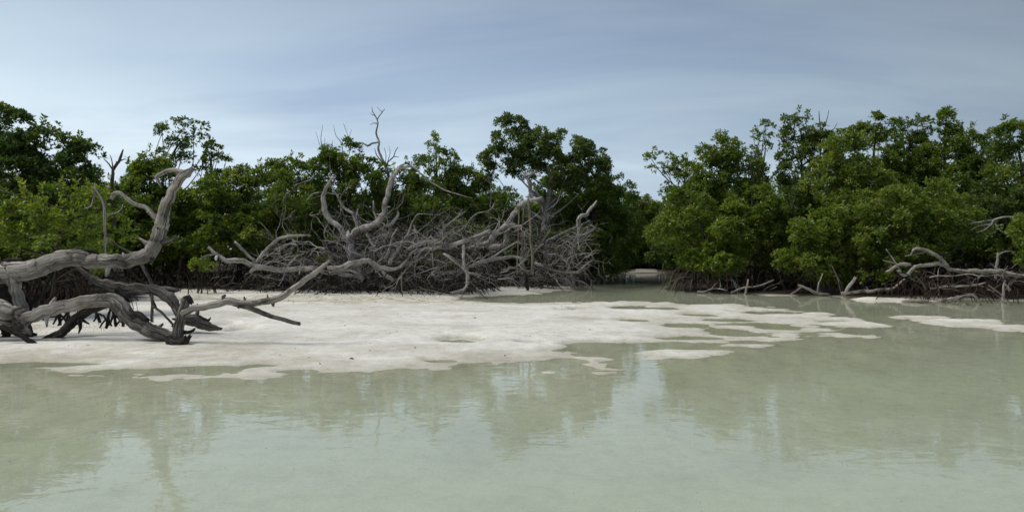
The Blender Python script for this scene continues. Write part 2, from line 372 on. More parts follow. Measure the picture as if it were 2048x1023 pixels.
def ground(X, Y):
    X = np.asarray(X, float); Y = np.asarray(Y, float)
    s = np.maximum(np.maximum(sdist(X, Y, bar), sdist(X, Y, spit)), sdist(X, Y, spit2))
    near = np.exp(-((Y - 14) / 14) ** 2)
    wr = np.clip((X + 0.2) / 3.0, 0, 1)
    s = s + 0.15 * wr * (Y < 21) + near * ((0.20 + 0.38 * wr) * fbm(X * 1.1, Y * 1.1, 3, 5) + 0.10 * fbm(X * 4.5, Y * 4.5, 9, 3))
    h = np.where(s > 0, 0.045 * (1 - np.exp(-np.maximum(s, 0) / 1.0)) + 0.05 * (1 - np.exp(-np.maximum(s - 1.2, 0) / 2.5)), -0.42 * (1 - np.exp(np.minimum(s, 0) / 4.5)))
    h = h + np.where(s > 0, 1, 0.5) * near * (0.030 * fbm(X * 0.55, Y * 0.55, 21, 3) * np.clip(s, 0, 1.5) + 0.012 * fbm(X * 3, Y * 3, 33, 4)) + near * wr * np.exp(-np.maximum(s, 0) / 2.2) * np.exp(np.minimum(s, 0) / 0.8) * (0.10 * fbm(X * 0.75, Y * 2.3, 61, 5) + 0.035 * fbm(X * 3.0, Y * 8.0, 66, 3)) + near * 0.012 * np.exp(-np.abs(s) / 0.8) * fbm(X * 3.5, Y * 7.0, 68, 3)
    cl = 0.022 + 0.2 * (1 - wr * near)
    h = np.where(h > 0, cl * np.tanh(h / cl), h)
    # low mound the driftwood lies on, back beach rising under the trees
    h = h + 0.03 * np.exp(-(((X + 6.5) / 3.4) ** 2 + ((Y - 12.2) / 1.3) ** 2)) + 0.10 * np.exp(-(((X + 5.5) / 4.5) ** 2 + ((Y - 17.5) / 3.0) ** 2))
    h = h + 0.16 * np.clip((Y - 30) / 15, 0, 1) * (s > 0)
    for L, sg in ((PUD, -1), (ISL, 1)):
        for cx, cy, w, hh, dp in L:
            x0, y0 = G(cx, cy); rx = w / F * y0; ry = hh * y0 * y0 / (F * HC)
            if sg < 0: rx *= 1.3; ry *= 1.45
            wob = 1 + 0.8 * fbm(X * 3.1 + cx, Y * 3.1, 40, 3)
            g = np.exp(-((((X - x0) / rx) ** 2 + ((Y - y0) / ry) ** 2) * wob) ** 1.5)
            if sg > 0: h = h + dp * g
            else: h = np.where(h > -0.03, h * (1 - g) - 0.06 * g, h)
    return h

def axis(segs):
    a = []
    for lo, hi, st in segs: a.append(np.arange(lo, hi, st))
    return np.unique(np.round(np.concatenate(a), 4))
def geo(a, b, k): return np.sign(a) * np.geomspace(abs(a), abs(b), k)
xs = np.concatenate([geo(-3000, -24, 16), axis([(-22, -11, 0.5), (-11, 12, 0.062), (12, 26, 0.4)]), geo(28, 3000, 16)])
ys = np.concatenate([-geo(3000, 6, 12), axis([(-4, 5, 0.5), (5, 8, 0.15), (8, 19, 0.055), (19, 27, 0.09), (27, 50, 0.4)]), geo(52, 3000, 18)])
XX, YY = np.meshgrid(xs, ys); HH = ground(XX, YY)
nx, ny = len(xs), len(ys)
def gz(x, y):
    i = min(max(int(np.searchsorted(xs, x)) - 1, 0), nx - 2); j = min(max(int(np.searchsorted(ys, y)) - 1, 0), ny - 2)
    a = (x - xs[i]) / (xs[i + 1] - xs[i]); b = (y - ys[j]) / (ys[j + 1] - ys[j])
    return float((HH[j, i] * (1 - a) + HH[j, i + 1] * a) * (1 - b) + (HH[j + 1, i] * (1 - a) + HH[j + 1, i + 1] * a) * b)
quad = (np.arange(ny - 1)[:, None] * nx + np.arange(nx - 1)[None, :])
quad = np.stack([quad, quad + 1, quad + nx + 1, quad + nx], -1).reshape(-1, 4)
V = np.stack([XX, YY, HH], -1).reshape(-1, 3)
wetv = np.clip(1 - (HH - 0.006 - 0.012 * fbm(XX * 1.7, YY * 1.7, 91, 3)) / 0.04, 0, 1)
wetv = np.maximum(wetv, 0.75 * np.clip(fbm(XX * 0.7, YY * 1.2, 95, 5) * 2.2 - 0.35, 0, 1))
PXX = XX / np.maximum(YY, 1) * F + 1024
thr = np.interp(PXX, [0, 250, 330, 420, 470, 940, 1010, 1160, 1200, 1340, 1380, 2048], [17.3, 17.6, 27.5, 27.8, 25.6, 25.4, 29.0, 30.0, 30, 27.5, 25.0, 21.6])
litter_shade = np.clip((YY - thr - 0.8 * fbm(XX * .6, YY * .6, 77, 3)) / 1.2, 0, 1)
litter_shade = litter_shade * np.where(HH > -0.02, 1.0, 0.85 * np.clip((YY - 29) / 4, 0, 1)) * (1 - 0.5 * np.exp(-(((XX - 8.3) / 1.7) ** 2 + ((YY - 47.0) / 0.45) ** 2)))  # creek bed darkened by the same mask, painting in the canopy's shade
alg = np.exp(-(((PXX - 730) / 230) ** 2)) * np.exp(-(((YY - 21.5) / 2.2) ** 2)) + 0.45 * np.exp(-(((PXX - 250) / 400) ** 2)) * np.exp(-(((YY - 10.8) / 0.8) ** 2)) + 0.12
ter = raw_mesh('sand_flat', V, quad, attrs={'wet': wetv.ravel(), 'litter': litter_shade.ravel(), 'algae': np.clip(alg, 0, 1).ravel()})
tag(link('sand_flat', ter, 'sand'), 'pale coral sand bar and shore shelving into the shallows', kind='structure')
# water sheet, cut away where the sand stands well above it
keep = (HH.reshape(-1)[quad] < 0.02).any(1)
used = np.unique(quad[keep]); remap = np.full(nx * ny, -1); remap[used] = np.arange(len(used))
Vw = V[used].copy(); Vw[:, 2] = 0.0
wat = raw_mesh('water', Vw, remap[quad[keep]], attrs={'depth': np.maximum(-HH.reshape(-1)[used], 0)})
tag(link('water', wat, 'water'), 'shallow milky green lagoon water reflecting trees and sky', kind='structure')

# ------------------------------------------------------------------ foliage
def unit(v): return v / (np.linalg.norm(v, axis=-1, keepdims=True) + 1e-9)
def leaves(C, Nn, L=0.11, k=7, tint=0.5, tv=0.22, rng=RNG, tc_=None):
    """rosettes of kite-shaped leaves folded on the midrib at points C facing Nn"""
    m = len(C)
    if m == 0: return np.zeros((0, 3)), np.zeros((0, 3), int), np.zeros(0)
    Nn = unit(Nn)
    a = np.where(np.abs(Nn[:, 2:3]) < 0.9, np.array([[0, 0, 1.0]]), np.array([[1.0, 0, 0]]))
    U = unit(np.cross(Nn, a)); W = np.cross(Nn, U)
    az = rng.uniform(0, 6.28, (m, 1)) + np.arange(k)[None] * (6.283 / k) + rng.normal(0, 0.3, (m, k))
    el = rng.uniform(0.05, 1.15, (m, k))
    D = np.cos(el)[..., None] * (np.cos(az)[..., None] * U[:, None] + np.sin(az)[..., None] * W[:, None]) + np.sin(el)[..., None] * Nn[:, None]
    D = unit(D + rng.normal(0, 0.12, D.shape))
    S = unit(np.cross(D, Nn[:, None] + rng.normal(0, 0.35, D.shape)))
    Q = np.cross(S, D)
    ln = L * rng.uniform(0.65, 1.2, (m, k))[..., None]; wd = ln * rng.uniform(0.40, 0.54, (m, k))[..., None] * 0.5
    b = C[:, None] + D * ln * 0.12 + rng.normal(0, L * 0.12, D.shape)
    mid = b + D * ln * 0.55
    v = np.stack([b, mid + S * wd + Q * wd * 0.3, b + D * ln, mid - S * wd + Q * wd * 0.3], 2).reshape(-1, 3)
    i = np.arange(m * k)[:, None] * 4
    f = np.concatenate([i + np.array([[0, 1, 2]]), i + np.array([[0, 2, 3]])], 0)
    base = (tint + (tc_ if tc_ is not None else 0)) * np.ones(m)
    t = np.clip(base[:, None] + rng.normal(0, tv, (m, k)), 0, 0.92)
    t[rng.random((m, k)) < 0.006] = 1.0
    return v, f, np.repeat(t.ravel(), 4)

class Crown:
    def __init__(s): s.C, s.N, s.T, s.tips = [], [], [], []
    def blob(s, c, r, dens=1.0, rc=0.36, rng=RNG, sprig=0.5, ros=24):
        c = np.asarray(c); r = np.asarray(r)
        p = 1.6; area = 4 * np.pi * (((r[0] * r[1]) ** p + (r[0] * r[2]) ** p + (r[1] * r[2]) ** p) / 3) ** (1 / p)
        rc = min(rc, float(r.min()) * 0.8)
        n = max(3, int(dens * 0.75 * area / (np.pi * rc * rc)))
        d = unit(rng.normal(0, 1, (n * 2, 3)))
        kp = rng.random(n * 2) < np.where(d[:, 1] > 0.2, 0.45, 1.0) * np.where(d[:, 2] < -0.4, 0.6, 1.0)
        d = d[kp][:n]; n = len(d)
        rad = rng.uniform(0.55, 1.03, (n, 1)) ** 0.8
        cc = c + d * r * rad; s.tips.append(cc)
        ct = rng.normal(0, 0.13, n); rcs = rc * rng.uniform(0.6, 1.25, n)
        for i in range(n):
            m = int(ros * (rcs[i] / 0.36) ** 2 * rng.uniform(0.7, 1.3)) + 3
            q = unit(rng.normal(0, 1, (m, 3)) + np.array((0, -0.15, 0.55)) + d[i] * 0.5)
            pos = cc[i] + q * rcs[i] * rng.uniform(0.45, 1.05, (m, 1)) * np.array((1, 1, 0.8))
            s.C.append(pos); s.N.append(q * 0.7 + np.array((0, 0, 0.75)) + rng.normal(0, 0.3, (m, 3))); s.T.append(np.full(m, ct[i]))
        # leafy shoots standing out of the top
        ns = rng.poisson(sprig * 5 * float(r[0]))
        for _ in range(ns):
            a = rng.uniform(0, 6.28); rr = rng.uniform(0, 0.85)
            b = c + np.array((math.cos(a) * rr * r[0], math.sin(a) * rr * r[1], r[2] * math.sqrt(1 - rr * rr) * 0.9))
            dr = unit(np.array((math.cos(a) * rr * 0.6 + rng.normal(0, .2), rng.normal(0, .2), 1.0))); Ls = rng.uniform(0.15, 0.45)
            m = int(Ls / 0.055); t = np.linspace(0, 1, m)[:, None]
            pos = b + dr * Ls * t + rng.normal(0, 0.06, (m, 3)) * (1.2 - t)
            s.C.append(pos); s.N.append(np.tile(dr, (m, 1)) + rng.normal(0, 0.5, (m, 3))); s.T.append(np.full(m, rng.normal(0.08, 0.1)))
            s.tips.append((b + dr * Ls)[None])
    def mesh(s, name, origin, L, tint, rng=RNG, k=7):
        C = np.vstack(s.C); Nn = np.vstack(s.N); T = np.concatenate(s.T)
        v, f, t = leaves(C, Nn, L, k, tint, rng=rng, tc_=T)
        return raw_mesh(name, v - np.asarray(origin), f, attrs={'tint': t}, smooth=False)

def prop_roots(parent, base, n, spread, hmax, mat, ang=None, rng=RNG):
    for i in range(n):
        a = rng.uniform(0, 6.28) if ang is None else rng.uniform(*ang)
        ro = spread * rng.uniform(0.35, 1.1); h = hmax * rng.uniform(0.5, 1.1)
        ca, sa = math.cos(a), math.sin(a)
        ex, ey = ca * ro, sa * ro
        ez = gz(base[0] + ex, base[1] + ey) - base[2] - 0.08
        jx, jy = rng.normal(0, spread * 0.35, 2); ex += jx; ey += jy; ez = gz(base[0] + ex, base[1] + ey) - base[2] - 0.08
        p = [(jx, jy, h), (jx + ca * ro * .35, jy + sa * ro * .35, h * 0.92 + 0.03), (jx + ca * ro * .75, jy + sa * ro * .75, h * 0.52), (ex, ey, ez)]
        r = rng.uniform(0.012, 0.026)
        mb = MB(); mb.tube(p, [r * 1.3, r * 1.1, r, r * 0.8], seg=4, step=0.42, wob=0.6, rng=rng, cap=False)
        mb.build('prop_root', mat, parent)

def mangrove(label, d, blobs, trunk, mat='leaf', tint=0.45, dens=1.0, L=0.128, roots=0, rootmat='root_red', sprig=0.5, rc=0.36, ros=34,
             bend=None, tr=0.07, cat='tree', name='mangrove_tree', group=None, barkmat='bark', seed=0, rootang=None, limbs=16, hroot=1.0, sroot=0.9, zdep=0.8):
    """trunk: photo column where the stem meets the ground; blobs: (x, y, rx, ry[, depth offset]) of the crown's masses"""
    rng = np.random.default_rng(seed + 1000)
    bx = (trunk - 1024) / F * d
    base = np.array((bx, d, gz(bx, d)))
    root = empty(name, base); tag(root, label, cat, group)
    cr = Crown(); cents = []
    for bl in blobs:
        x, y, rx, ry = bl[:4]; dd = d + (bl[4] if len(bl) > 4 else 0)
        c = P(x, y, dd); s = dd / F
        cents.append(c); cr.blob(c, (rx * s, max(rx, ry) * s * zdep, ry * s), dens, rc, rng, sprig, ros)
    link('crown', cr.mesh('crown', base, L, tint, rng), mat, root)
    # stem
    cen = np.mean(cents, axis=0); top = min(cents, key=lambda c: -c[2])
    mb = MB()
    if bend: pts = [base + (0, 0, 0.0)] + [P(x, y, d) for x, y in bend]
    else: pts = [base, base * 0.75 + np.array((cen[0], cen[1], base[2])) * 0.25 + (0, 0, 0.35 * (top[2] - base[2])), (cen + top) / 2 * 0.5 + 0.5 * np.array((base[0], base[1], (cen[2] + top[2]) / 2)), top]
    pts = np.array(pts); k = len(pts)
    cl, rl = mb.tube(pts - base, np.linspace(tr, tr * 0.35, k), seg=7, step=0.25, rough=0.08, wob=0.35, rng=rng)
    mb.build('trunk', barkmat, root)
    if limbs:
        mb = MB(); tips = np.vstack(cr.tips)
        pick = rng.choice(len(tips), min(limbs, len(tips)), replace=False)
        for i in pick:
            t = tips[i] - base
            zz = t[2] * rng.uniform(0.45, 0.8); j = int(np.argmin(np.abs(cl[:, 2] - zz))); s0 = cl[j]
            mid = (s0 + t) / 2 + rng.normal(0, 0.2, 3) + (0, 0, -0.18)
            mb.tube([s0, mid, t], [rl[j] * 0.55, 0.022, 0.008], seg=4, step=0.3, wob=0.5, rng=rng, cap=False)
        mb.build('limbs', barkmat, root)
    if roots: prop_roots(root, base, roots, sroot, hroot, rootmat, rootang, rng)
    return root

T_ = mangrove
# left side
T_('big dark mangrove filling the upper left corner above the driftwood', 21, [(20, 288, 62, 58), (92, 318, 62, 62), (160, 340, 36, 46), (30, 372, 95, 70), (125, 405, 85, 70), (-70, 300, 80, 80), (-70, 410, 95, 80), (60, 460, 110, 50)], 60, 'leaf_dark', 0.35, dens=1.1, sprig=0.8, roots=14, seed=1)
T_('bright yellow-green mangrove bush directly behind the curved pale driftwood log', 15.8, [(40, 455, 75, 55), (120, 432, 70, 52), (185, 430, 42, 45), (100, 490, 110, 34), (212, 478, 32, 42), (-50, 440, 70, 62), (215, 545, 26, 28)], 105, 'leaf_bright', 0.45, L=0.10, rc=0.26, ros=22, sprig=0.9, roots=22, tr=0.05, seed=2, cat='bush', name='mangrove_bush', sroot=1.3, hroot=1.25)
T_('tall open umbrella-crowned mangrove with sky showing through, upper left', 30, [(368, 268, 52, 30), (345, 305, 26, 28), (395, 298, 30, 24), (365, 325, 20, 14)], 330, 'leaf_dark', 0.5, dens=0.7, rc=0.25, ros=17, sprig=0.3, bend=[(318, 430), (330, 345), (350, 300), (372, 275)], seed=3, limbs=11, tr=0.08)
T_('loose small-crowned mangrove at the lower right of the umbrella-crowned one', 30.5, [(425, 308, 26, 22), (440, 335, 36, 20), (415, 350, 30, 20)], 420, 'leaf', 0.42, dens=0.55, rc=0.28, ros=18, seed=4, sprig=0.4)
T_('mangrove with rounded top just left of the umbrella-crowned tree', 28.5, [(298, 330, 32, 26), (275, 355, 30, 26), (320, 365, 50, 36), (300, 410, 70, 50)], 300, 'leaf', 0.5, roots=5, seed=5, sprig=0.9)
T_('dense mangrove behind the upturned limb of the driftwood', 28, [(270, 420, 55, 55), (330, 440, 70, 60), (400, 430, 60, 60), (350, 490, 90, 36), (260, 480, 60, 36)], 345, 'leaf', 0.42, roots=16, seed=6)
T_('lit mangrove between the driftwood limb and the deadfall', 27.5, [(440, 390, 50, 40), (500, 365, 42, 30), (530, 400, 58, 55), (455, 455, 66, 52), (540, 465, 62, 48)], 490, 'leaf', 0.58, roots=14, seed=7)
T_('mangrove with a knobby shoot on its top left of the leaning dead stick', 30, [(585, 350, 42, 28), (545, 355, 30, 24), (605, 400, 60, 50), (590, 452, 60, 46)], 590, 'leaf', 0.5, roots=8, seed=8, sprig=1.0)
T_('cone-topped mangrove behind the forked dead trunk', 31, [(688, 318, 44, 34), (665, 360, 55, 40), (730, 372, 58, 48), (700, 436, 75, 58)], 700, 'leaf', 0.42, roots=6, seed=9)
T_('low mangrove right of the forked dead trunk', 31.5, [(822, 345, 26, 26), (795, 385, 52, 44), (840, 420, 60, 50), (790, 450, 60, 46)], 810, 'leaf', 0.45, roots=5, seed=10)
T_('thin airy mangrove spire between the dead trunk and the tall central tree', 33, [(872, 298, 16, 24), (875, 328, 38, 28), (880, 368, 42, 34)], 872, 'leaf', 0.55, dens=0.8, rc=0.26, ros=19, sprig=0.6, seed=11, limbs=12)
T_('low flat-topped mangrove left of the tall central tree', 33.5, [(925, 366, 44, 24), (955, 400, 50, 46), (905, 420, 54, 50), (940, 455, 60, 46)], 930, 'leaf', 0.52, roots=6, seed=12, sprig=0.8)
T_('tall broad-crowned mangrove at the centre above the deadfall', 33, [(1022, 280, 42, 42), (998, 325, 34, 34), (1072, 300, 44, 36), (1130, 305, 52, 38), (1178, 335, 38, 40), (1130, 350, 52, 30), (1050, 345, 30, 24)], 1085, 'leaf_dark', 0.55, dens=1.45, rc=0.32, bend=[(1098, 400), (1106, 366), (1090, 338), (1070, 315)], seed=13, limbs=16, tr=0.15, barkmat='deadwood', sprig=0.4)
T_('round dense mangrove below the right half of the tall central tree', 35, [(1140, 390, 62, 46), (1195, 400, 50, 40), (1120, 440, 70, 44), (1185, 460, 60, 46)], 1150, 'leaf', 0.38, roots=8, seed=14)
T_('mangrove sloping down to the creek gap left of the channel', 34, [(1232, 378, 26, 24), (1215, 420, 54, 44), (1240, 470, 52, 50), (1215, 520, 50, 30), (1190, 545, 40, 18)], 1165, 'leaf', 0.42, roots=12, seed=15)
T_('far mangrove closing the head of the creek', 49.5, [(1270, 425, 45, 36), (1310, 440, 44, 44), (1280, 490, 70, 40), (1240, 480, 50, 44)], 1280, 'leaf', 0.48, roots=18, L=0.13, seed=16, rootmat='root_grey')
T_('dark low mangrove leaning over the creek from its left bank', 38, [(1215, 470, 40, 40), (1225, 515, 36, 28), (1195, 530, 30, 24)], 1190, 'leaf_dark', 0.4, roots=14, seed=41, rootmat='root_grey')
T_('dark low mangrove leaning over the creek from its right bank', 37, [(1345, 470, 36, 40), (1330, 515, 30, 26), (1365, 520, 36, 26)], 1385, 'leaf_dark', 0.45, roots=14, seed=42, rootmat='root_grey')
T_('small shaded mangrove right of the creek-head sand bank', 44, [(1335, 475, 30, 40), (1350, 515, 34, 26)], 1362, 'leaf_dark', 0.4, roots=12, seed=43, rootmat='root_grey')
T_('small shaded mangrove left of the creek-head sand bank', 44, [(1225, 480, 34, 44), (1232, 518, 30, 22)], 1205, 'leaf_dark', 0.4, roots=12, seed=44, rootmat='root_grey')
# right side, skyline row
T_('small open-crowned mangrove at the left end of the right-hand thicket', 32, [(1325, 335, 34, 26), (1365, 345, 30, 24), (1345, 372, 46, 28), (1370, 410, 40, 40)], 1392, 'leaf', 0.5, dens=0.6, rc=0.28, ros=18, seed=17, limbs=22)
T_('mangrove with a rounded lit top, first peak of the right-hand thicket', 30.5, [(1442, 312, 46, 32), (1420, 350, 55, 38), (1475, 355, 50, 44), (1400, 400, 62, 46), (1470, 410, 56, 46)], 1440, 'leaf', 0.52, seed=18, sprig=0.7)
T_('slender leaning mangrove spire with pale stem showing', 30, [(1528, 262, 17, 15), (1518, 290, 22, 16), (1500, 322, 30, 24), (1510, 345, 22, 18)], 1506, 'leaf', 0.42, dens=0.8, rc=0.24, ros=18, sprig=0.4, bend=[(1505, 450), (1506, 380), (1508, 320), (1522, 268)], seed=19, barkmat='deadwood', tr=0.05)
T_('tall columnar mangrove, dark topped, beside the sky notch', 29.5, [(1598, 262, 30, 30), (1592, 305, 34, 36), (1636, 270, 20, 18), (1640, 300, 32, 30), (1600, 355, 45, 34)], 1600, 'leaf_dark', 0.6, seed=20, sprig=0.6, rc=0.3)
T_('lighter green mangrove with a broad dome right of the columnar one', 27.5, [(1690, 318, 56, 46), (1660, 370, 60, 50), (1720, 380, 56, 50)], 1690, 'leaf', 0.62, seed=21)
T_('mangrove with a peaked leafy top at the middle of the right-hand thicket', 29.5, [(1755, 258, 34, 24), (1725, 278, 36, 22), (1750, 315, 52, 40), (1760, 370, 60, 44)], 1750, 'leaf', 0.48, seed=22, rc=0.3, sprig=0.6)
T_('thin-topped mangrove with sprays against the sky left of the highest right peak', 30.5, [(1795, 270, 18, 26), (1836, 268, 26, 24), (1815, 310, 46, 34), (1820, 350, 56, 36)], 1815, 'leaf_dark', 0.6, dens=0.8, rc=0.27, seed=23, sprig=1.3)
T_('mangrove with the highest leafy peak of the right-hand thicket', 29.5, [(1896, 252, 20, 24), (1885, 290, 36, 30), (1900, 330, 56, 40), (1860, 340, 40, 40)], 1888, 'leaf', 0.45, seed=24, rc=0.29, sprig=1.0)
T_('bushy mangrove with a low notch before the right frame edge', 28.5, [(1940, 290, 26, 26), (1965, 320, 46, 36), (1945, 365, 56, 40)], 1950, 'leaf', 0.42, seed=25, sprig=0.9)
T_('tall mangrove at the upper right frame edge', 27, [(2018, 285, 32, 34), (2050, 290, 30, 36), (2030, 340, 60, 46), (2100, 310, 60, 60), (2120, 400, 70, 70)], 2040, 'leaf', 0.5, seed=26, sprig=1.1)
# right side, front row over the water
T_('bright low mangrove hanging over the creek mouth on its right bank', 27.5, [(1370, 425, 52, 36), (1395, 470, 76, 46), (1455, 470, 56, 52), (1430, 520, 76, 26), (1335, 470, 34, 32)], 1420, 'leaf_bright', 0.38, roots=30, seed=27, rootmat='root_grey', sroot=1.4, hroot=1.0)
T_('mid green mangrove next right of the one over the creek mouth', 27.8, [(1510, 420, 56, 46), (1500, 470, 56, 46), (1540, 500, 40, 32)], 1510, 'leaf', 0.5, roots=18, seed=28, sroot=1.2)
T_('shaded mangrove with a bare brown stem showing at the middle of the right bank', 28.2, [(1585, 400, 40, 38), (1630, 420, 40, 46), (1560, 455, 30, 40)], 1585, 'leaf_dark', 0.5, dens=0.75, roots=10, bend=[(1583, 500), (1584, 440), (1590, 400), (1600, 370)], seed=29, tr=0.10)
T_('bright mangrove whose leaves reach down to the water right of the bare stem', 25.8, [(1640, 470, 60, 44), (1610, 525, 54, 34), (1690, 450, 62, 50), (1690, 505, 66, 42), (1640, 550, 44, 20)], 1650, 'leaf_bright', 0.40, roots=16, seed=30, rootmat='root_grey', sroot=1.0)
T_('full mangrove dome above the thin horizontal log on the right bank', 25.2, [(1780, 420, 66, 48), (1740, 480, 60, 50), (1810, 480, 60, 46), (1760, 540, 66, 24)], 1775, 'leaf', 0.66, roots=16, seed=31, rootmat='root_grey')
T_('mangrove directly above the arched driftwood on the right bank', 25, [(1880, 420, 66, 46), (1900, 465, 60, 36), (1850, 480, 40, 30)], 1885, 'leaf', 0.58, roots=26, seed=32, sroot=1.3, hroot=1.2)
T_('darker mangrove behind the bare fan of twigs at the right edge', 26.5, [(1990, 410, 60, 40), (2040, 430, 56, 50), (1975, 470, 46, 40), (2020, 510, 60, 30), (2110, 470, 70, 60)], 2000, 'leaf_dark', 0.5, roots=26, seed=33, sroot=1.3, hroot=1.2)
T_('narrow bright mangrove cut off by the right frame edge', 21, [(2062, 470, 32, 40), (2075, 520, 38, 36), (2120, 480, 60, 60)], 2085, 'leaf_bright', 0.4, roots=12, seed=34, L=0.10, rc=0.28)
T_('mangrove beyond the left frame edge beside the big dark one', 18.5, [(-170, 330, 90, 80), (-200, 430, 110, 70), (-290, 360, 80, 90)], -200, 'leaf', 0.45, roots=10, seed=35, group='trees at the frame edges')

# second and third rows: copies of four trees, only glimpsed between and above the front ones
protos = []
for i, (mt, tn) in enumerate((('leaf', 0.45), ('leaf', 0.35), ('leaf_dark', 0.5), ('leaf', 0.52))):
    rng = np.random.default_rng(300 + i); cr = Crown()
    for j in range(5):
        cr.blob((rng.normal(0, 0.8), rng.normal(0, 0.6), rng.uniform(1.3, 3.6)), (1.2 * rng.uniform(0.8, 1.2), 1.0, 0.9 * rng.uniform(0.8, 1.2)), 0.8, 0.42, rng, 0.5, 20)
    me = cr.mesh('crown', (0, 0, 0), 0.14, tn, rng, k=6); me.materials.append(M[mt])
    mb = MB(); mb.tube([(0, 0, 0), (0.1, 0, 1.2), (-0.1, 0.1, 2.4), (0.1, 0, 3.6)], [0.09, 0.07, 0.05, 0.02], seg=6, step=0.3, wob=0.4, rng=rng)
    for k in range(14):
        a = rng.uniform(0, 6.28); ro = rng.uniform(.4, 1.2); h = rng.uniform(.6, 1.3)
        mb.tube([(0, 0, h), (math.cos(a) * ro * .4, math.sin(a) * ro * .4, h * .92), (math.cos(a) * ro, math.sin(a) * ro, -0.15)], [.03, .025, .018], seg=4, step=0.3, wob=0.4, rng=rng, cap=False)
    mt_ = mb.mesh('trunk'); mt_.materials.append(M['bark'])
    protos.append((me, mt_))
rng = np.random.default_rng(5)
rows = [(35.5, 5.2, np.arange(-26, 27, 2.2)), (40, 6.2, np.arange(-30, 34, 2.5)), (53, 6.0, np.arange(-40, 46, 3.2)), (24.5, 3.6, (-22, -19.5, -17, -14.6, 22.5, 25)), (28.5, 3.3, np.arange(-19, -9, 2.2)), (31.5, 3.2, np.arange(-9, -1, 2.2)),
        (29, 3.6, np.arange(10.5, 24, 2.0)), (32, 3.4, np.arange(8.5, 26, 1.9)), (34.5, 2.8, np.arange(-20, 2.5, 2.0)), (50, 3.0, np.arange(1, 16, 1.4)), (57, 3.4, np.arange(-4, 30, 1.7)), (61, 4.6, np.arange(-4, 32, 2.2)), (22.5, 2.6, (-15.5, -13.6)), (51.5, 1.7, np.arange(2, 17, 0.9)), (54.5, 2.1, np.arange(0, 19, 1.0)), (66, 5.0, np.arange(-6, 32, 1.7))]
for d, h, xl in rows:
    for x in xl:
        x = float(x) + rng.normal(0, 0.4); y = d + rng.normal(0, 0.6)
        if 3.3 < x < 10 and y < 46 and x < 10.5 and sdist(np.array([x]), np.array([y]), bar)[0] < 0.6: continue
        ppx = x / y * F + 1024
        lim = np.interp(ppx, [0, 190, 250, 480, 600, 960, 1200, 1262, 1300, 1420, 1560, 1700, 2048], [300, 340, 395, 365, 365, 368, 370, 398, 375, 345, 345, 300, 300])
        hmax = HC + (YH - lim) / F * y - 0.25
        hh = min(h * rng.uniform(0.85, 1.15), hmax)
        me, tm = protos[int(rng.integers(4))]
        e = empty('mangrove_tree', (x, y, gz(x, y)))
        where = ['behind the left driftwood', 'left of the deadfall', 'behind the forked dead tree', 'behind the tall central tree', 'round the head of the creek', 'behind the first peak of the right thicket', 'behind the middle of the right thicket', 'behind the right edge trees'][int(np.digitize(ppx, [260, 520, 900, 1200, 1400, 1600, 1850]))]
        far = 'nearer' if d < 34 else 'middle-row' if d < 45 else 'farthest'
        tag(e, far + ' half-hidden mangrove ' + where, 'tree', 'rear trees ' + where + ', ' + far)
        s = hh / 4.6; e.scale = (max(s, 0.8), max(s, 0.8), s); e.rotation_euler = (0, 0, rng.uniform(0, 6.28))
        for nm, m_ in (('crown', me), ('trunk', tm)):
            c = bpy.data.objects.new(nm, m_); COL.objects.link(c); c.parent = e

# ------------------------------------------------------------------ deadwood from traced centre lines
def trace(pts, d):
    """(x, y, radius in photo px[, depth offset]) -> points, radii"""
    p, r = [], []
    for q in pts:
        dd = d + (q[3] if len(q) > 3 else 0)
        p.append(P(q[0], q[1], dd)); r.append(q[2] / F * dd)
    return np.array(p), np.array(r)
def stubs(mb, c, r, rng, seg):
    L = np.concatenate([[0], np.cumsum(np.linalg.norm(np.diff(c, axis=0), axis=1))])
    for _ in range(min(4, int(L[-1] / (float(r.mean()) * 9)))):
        i = int(rng.integers(2, max(3, len(c) - 2))); 
        if i >= len(c) - 1: continue
        T = unit(c[i + 1] - c[i - 1]); d = unit(np.cross(T, rng.normal(0, 1, 3)) + T * rng.normal(0, 0.5)); R_ = r[i]
        k = rng.uniform(0.5, 1.6)
        mb.tube([c[i] + d * R_ * 0.5, c[i] + d * R_ * 1.15, c[i] + d * R_ * (1.2 + k) + T * R_ * rng.normal(0, 0.4)], [R_ * 0.5, R_ * 0.36, R_ * 0.16], max(5, seg // 2), R_ * 0.5, 0.12, 0.15, rng)
def deadwood(name, label, cat, d, parts, group=None, mat='deadwood', seg=9, step=0.09, rough=0.13, wob=0.25, seed=0, rs=0.62):
    """parts: (part name, points[, material]); the first one carries the base"""
    rng = np.random.default_rng(seed + 500)
    p0, _ = trace(parts[0][1], d); base = p0[np.argmin(p0[:, 2])].copy()
    if len(parts) == 1:
        p, r = trace(parts[0][1], d); r = r * rs; mb = MB(); mb.tube(p, r, seg, step, rough, wob, rng)
        return tag(mb.build(name, parts[0][2] if len(parts[0]) > 2 else mat, None, base), label, cat, group)
    e = tag(empty(name, base), label, cat, group)
    last = e
    for pt in parts:
        p, r = trace(pt[1], d); r = r * rs; mb = MB(); cc, rr = mb.tube(p - base, r, seg, step, rough, wob, rng)
        if seg >= 9 and float(r.mean()) > 0.03: stubs(mb, cc, rr, rng, seg)
        sub = pt[0][0] == '>'
        q = mb.build(pt[0].lstrip('>'), pt[2] if len(pt) > 2 else mat, last if sub else e)
        if not sub: last = q
    return e

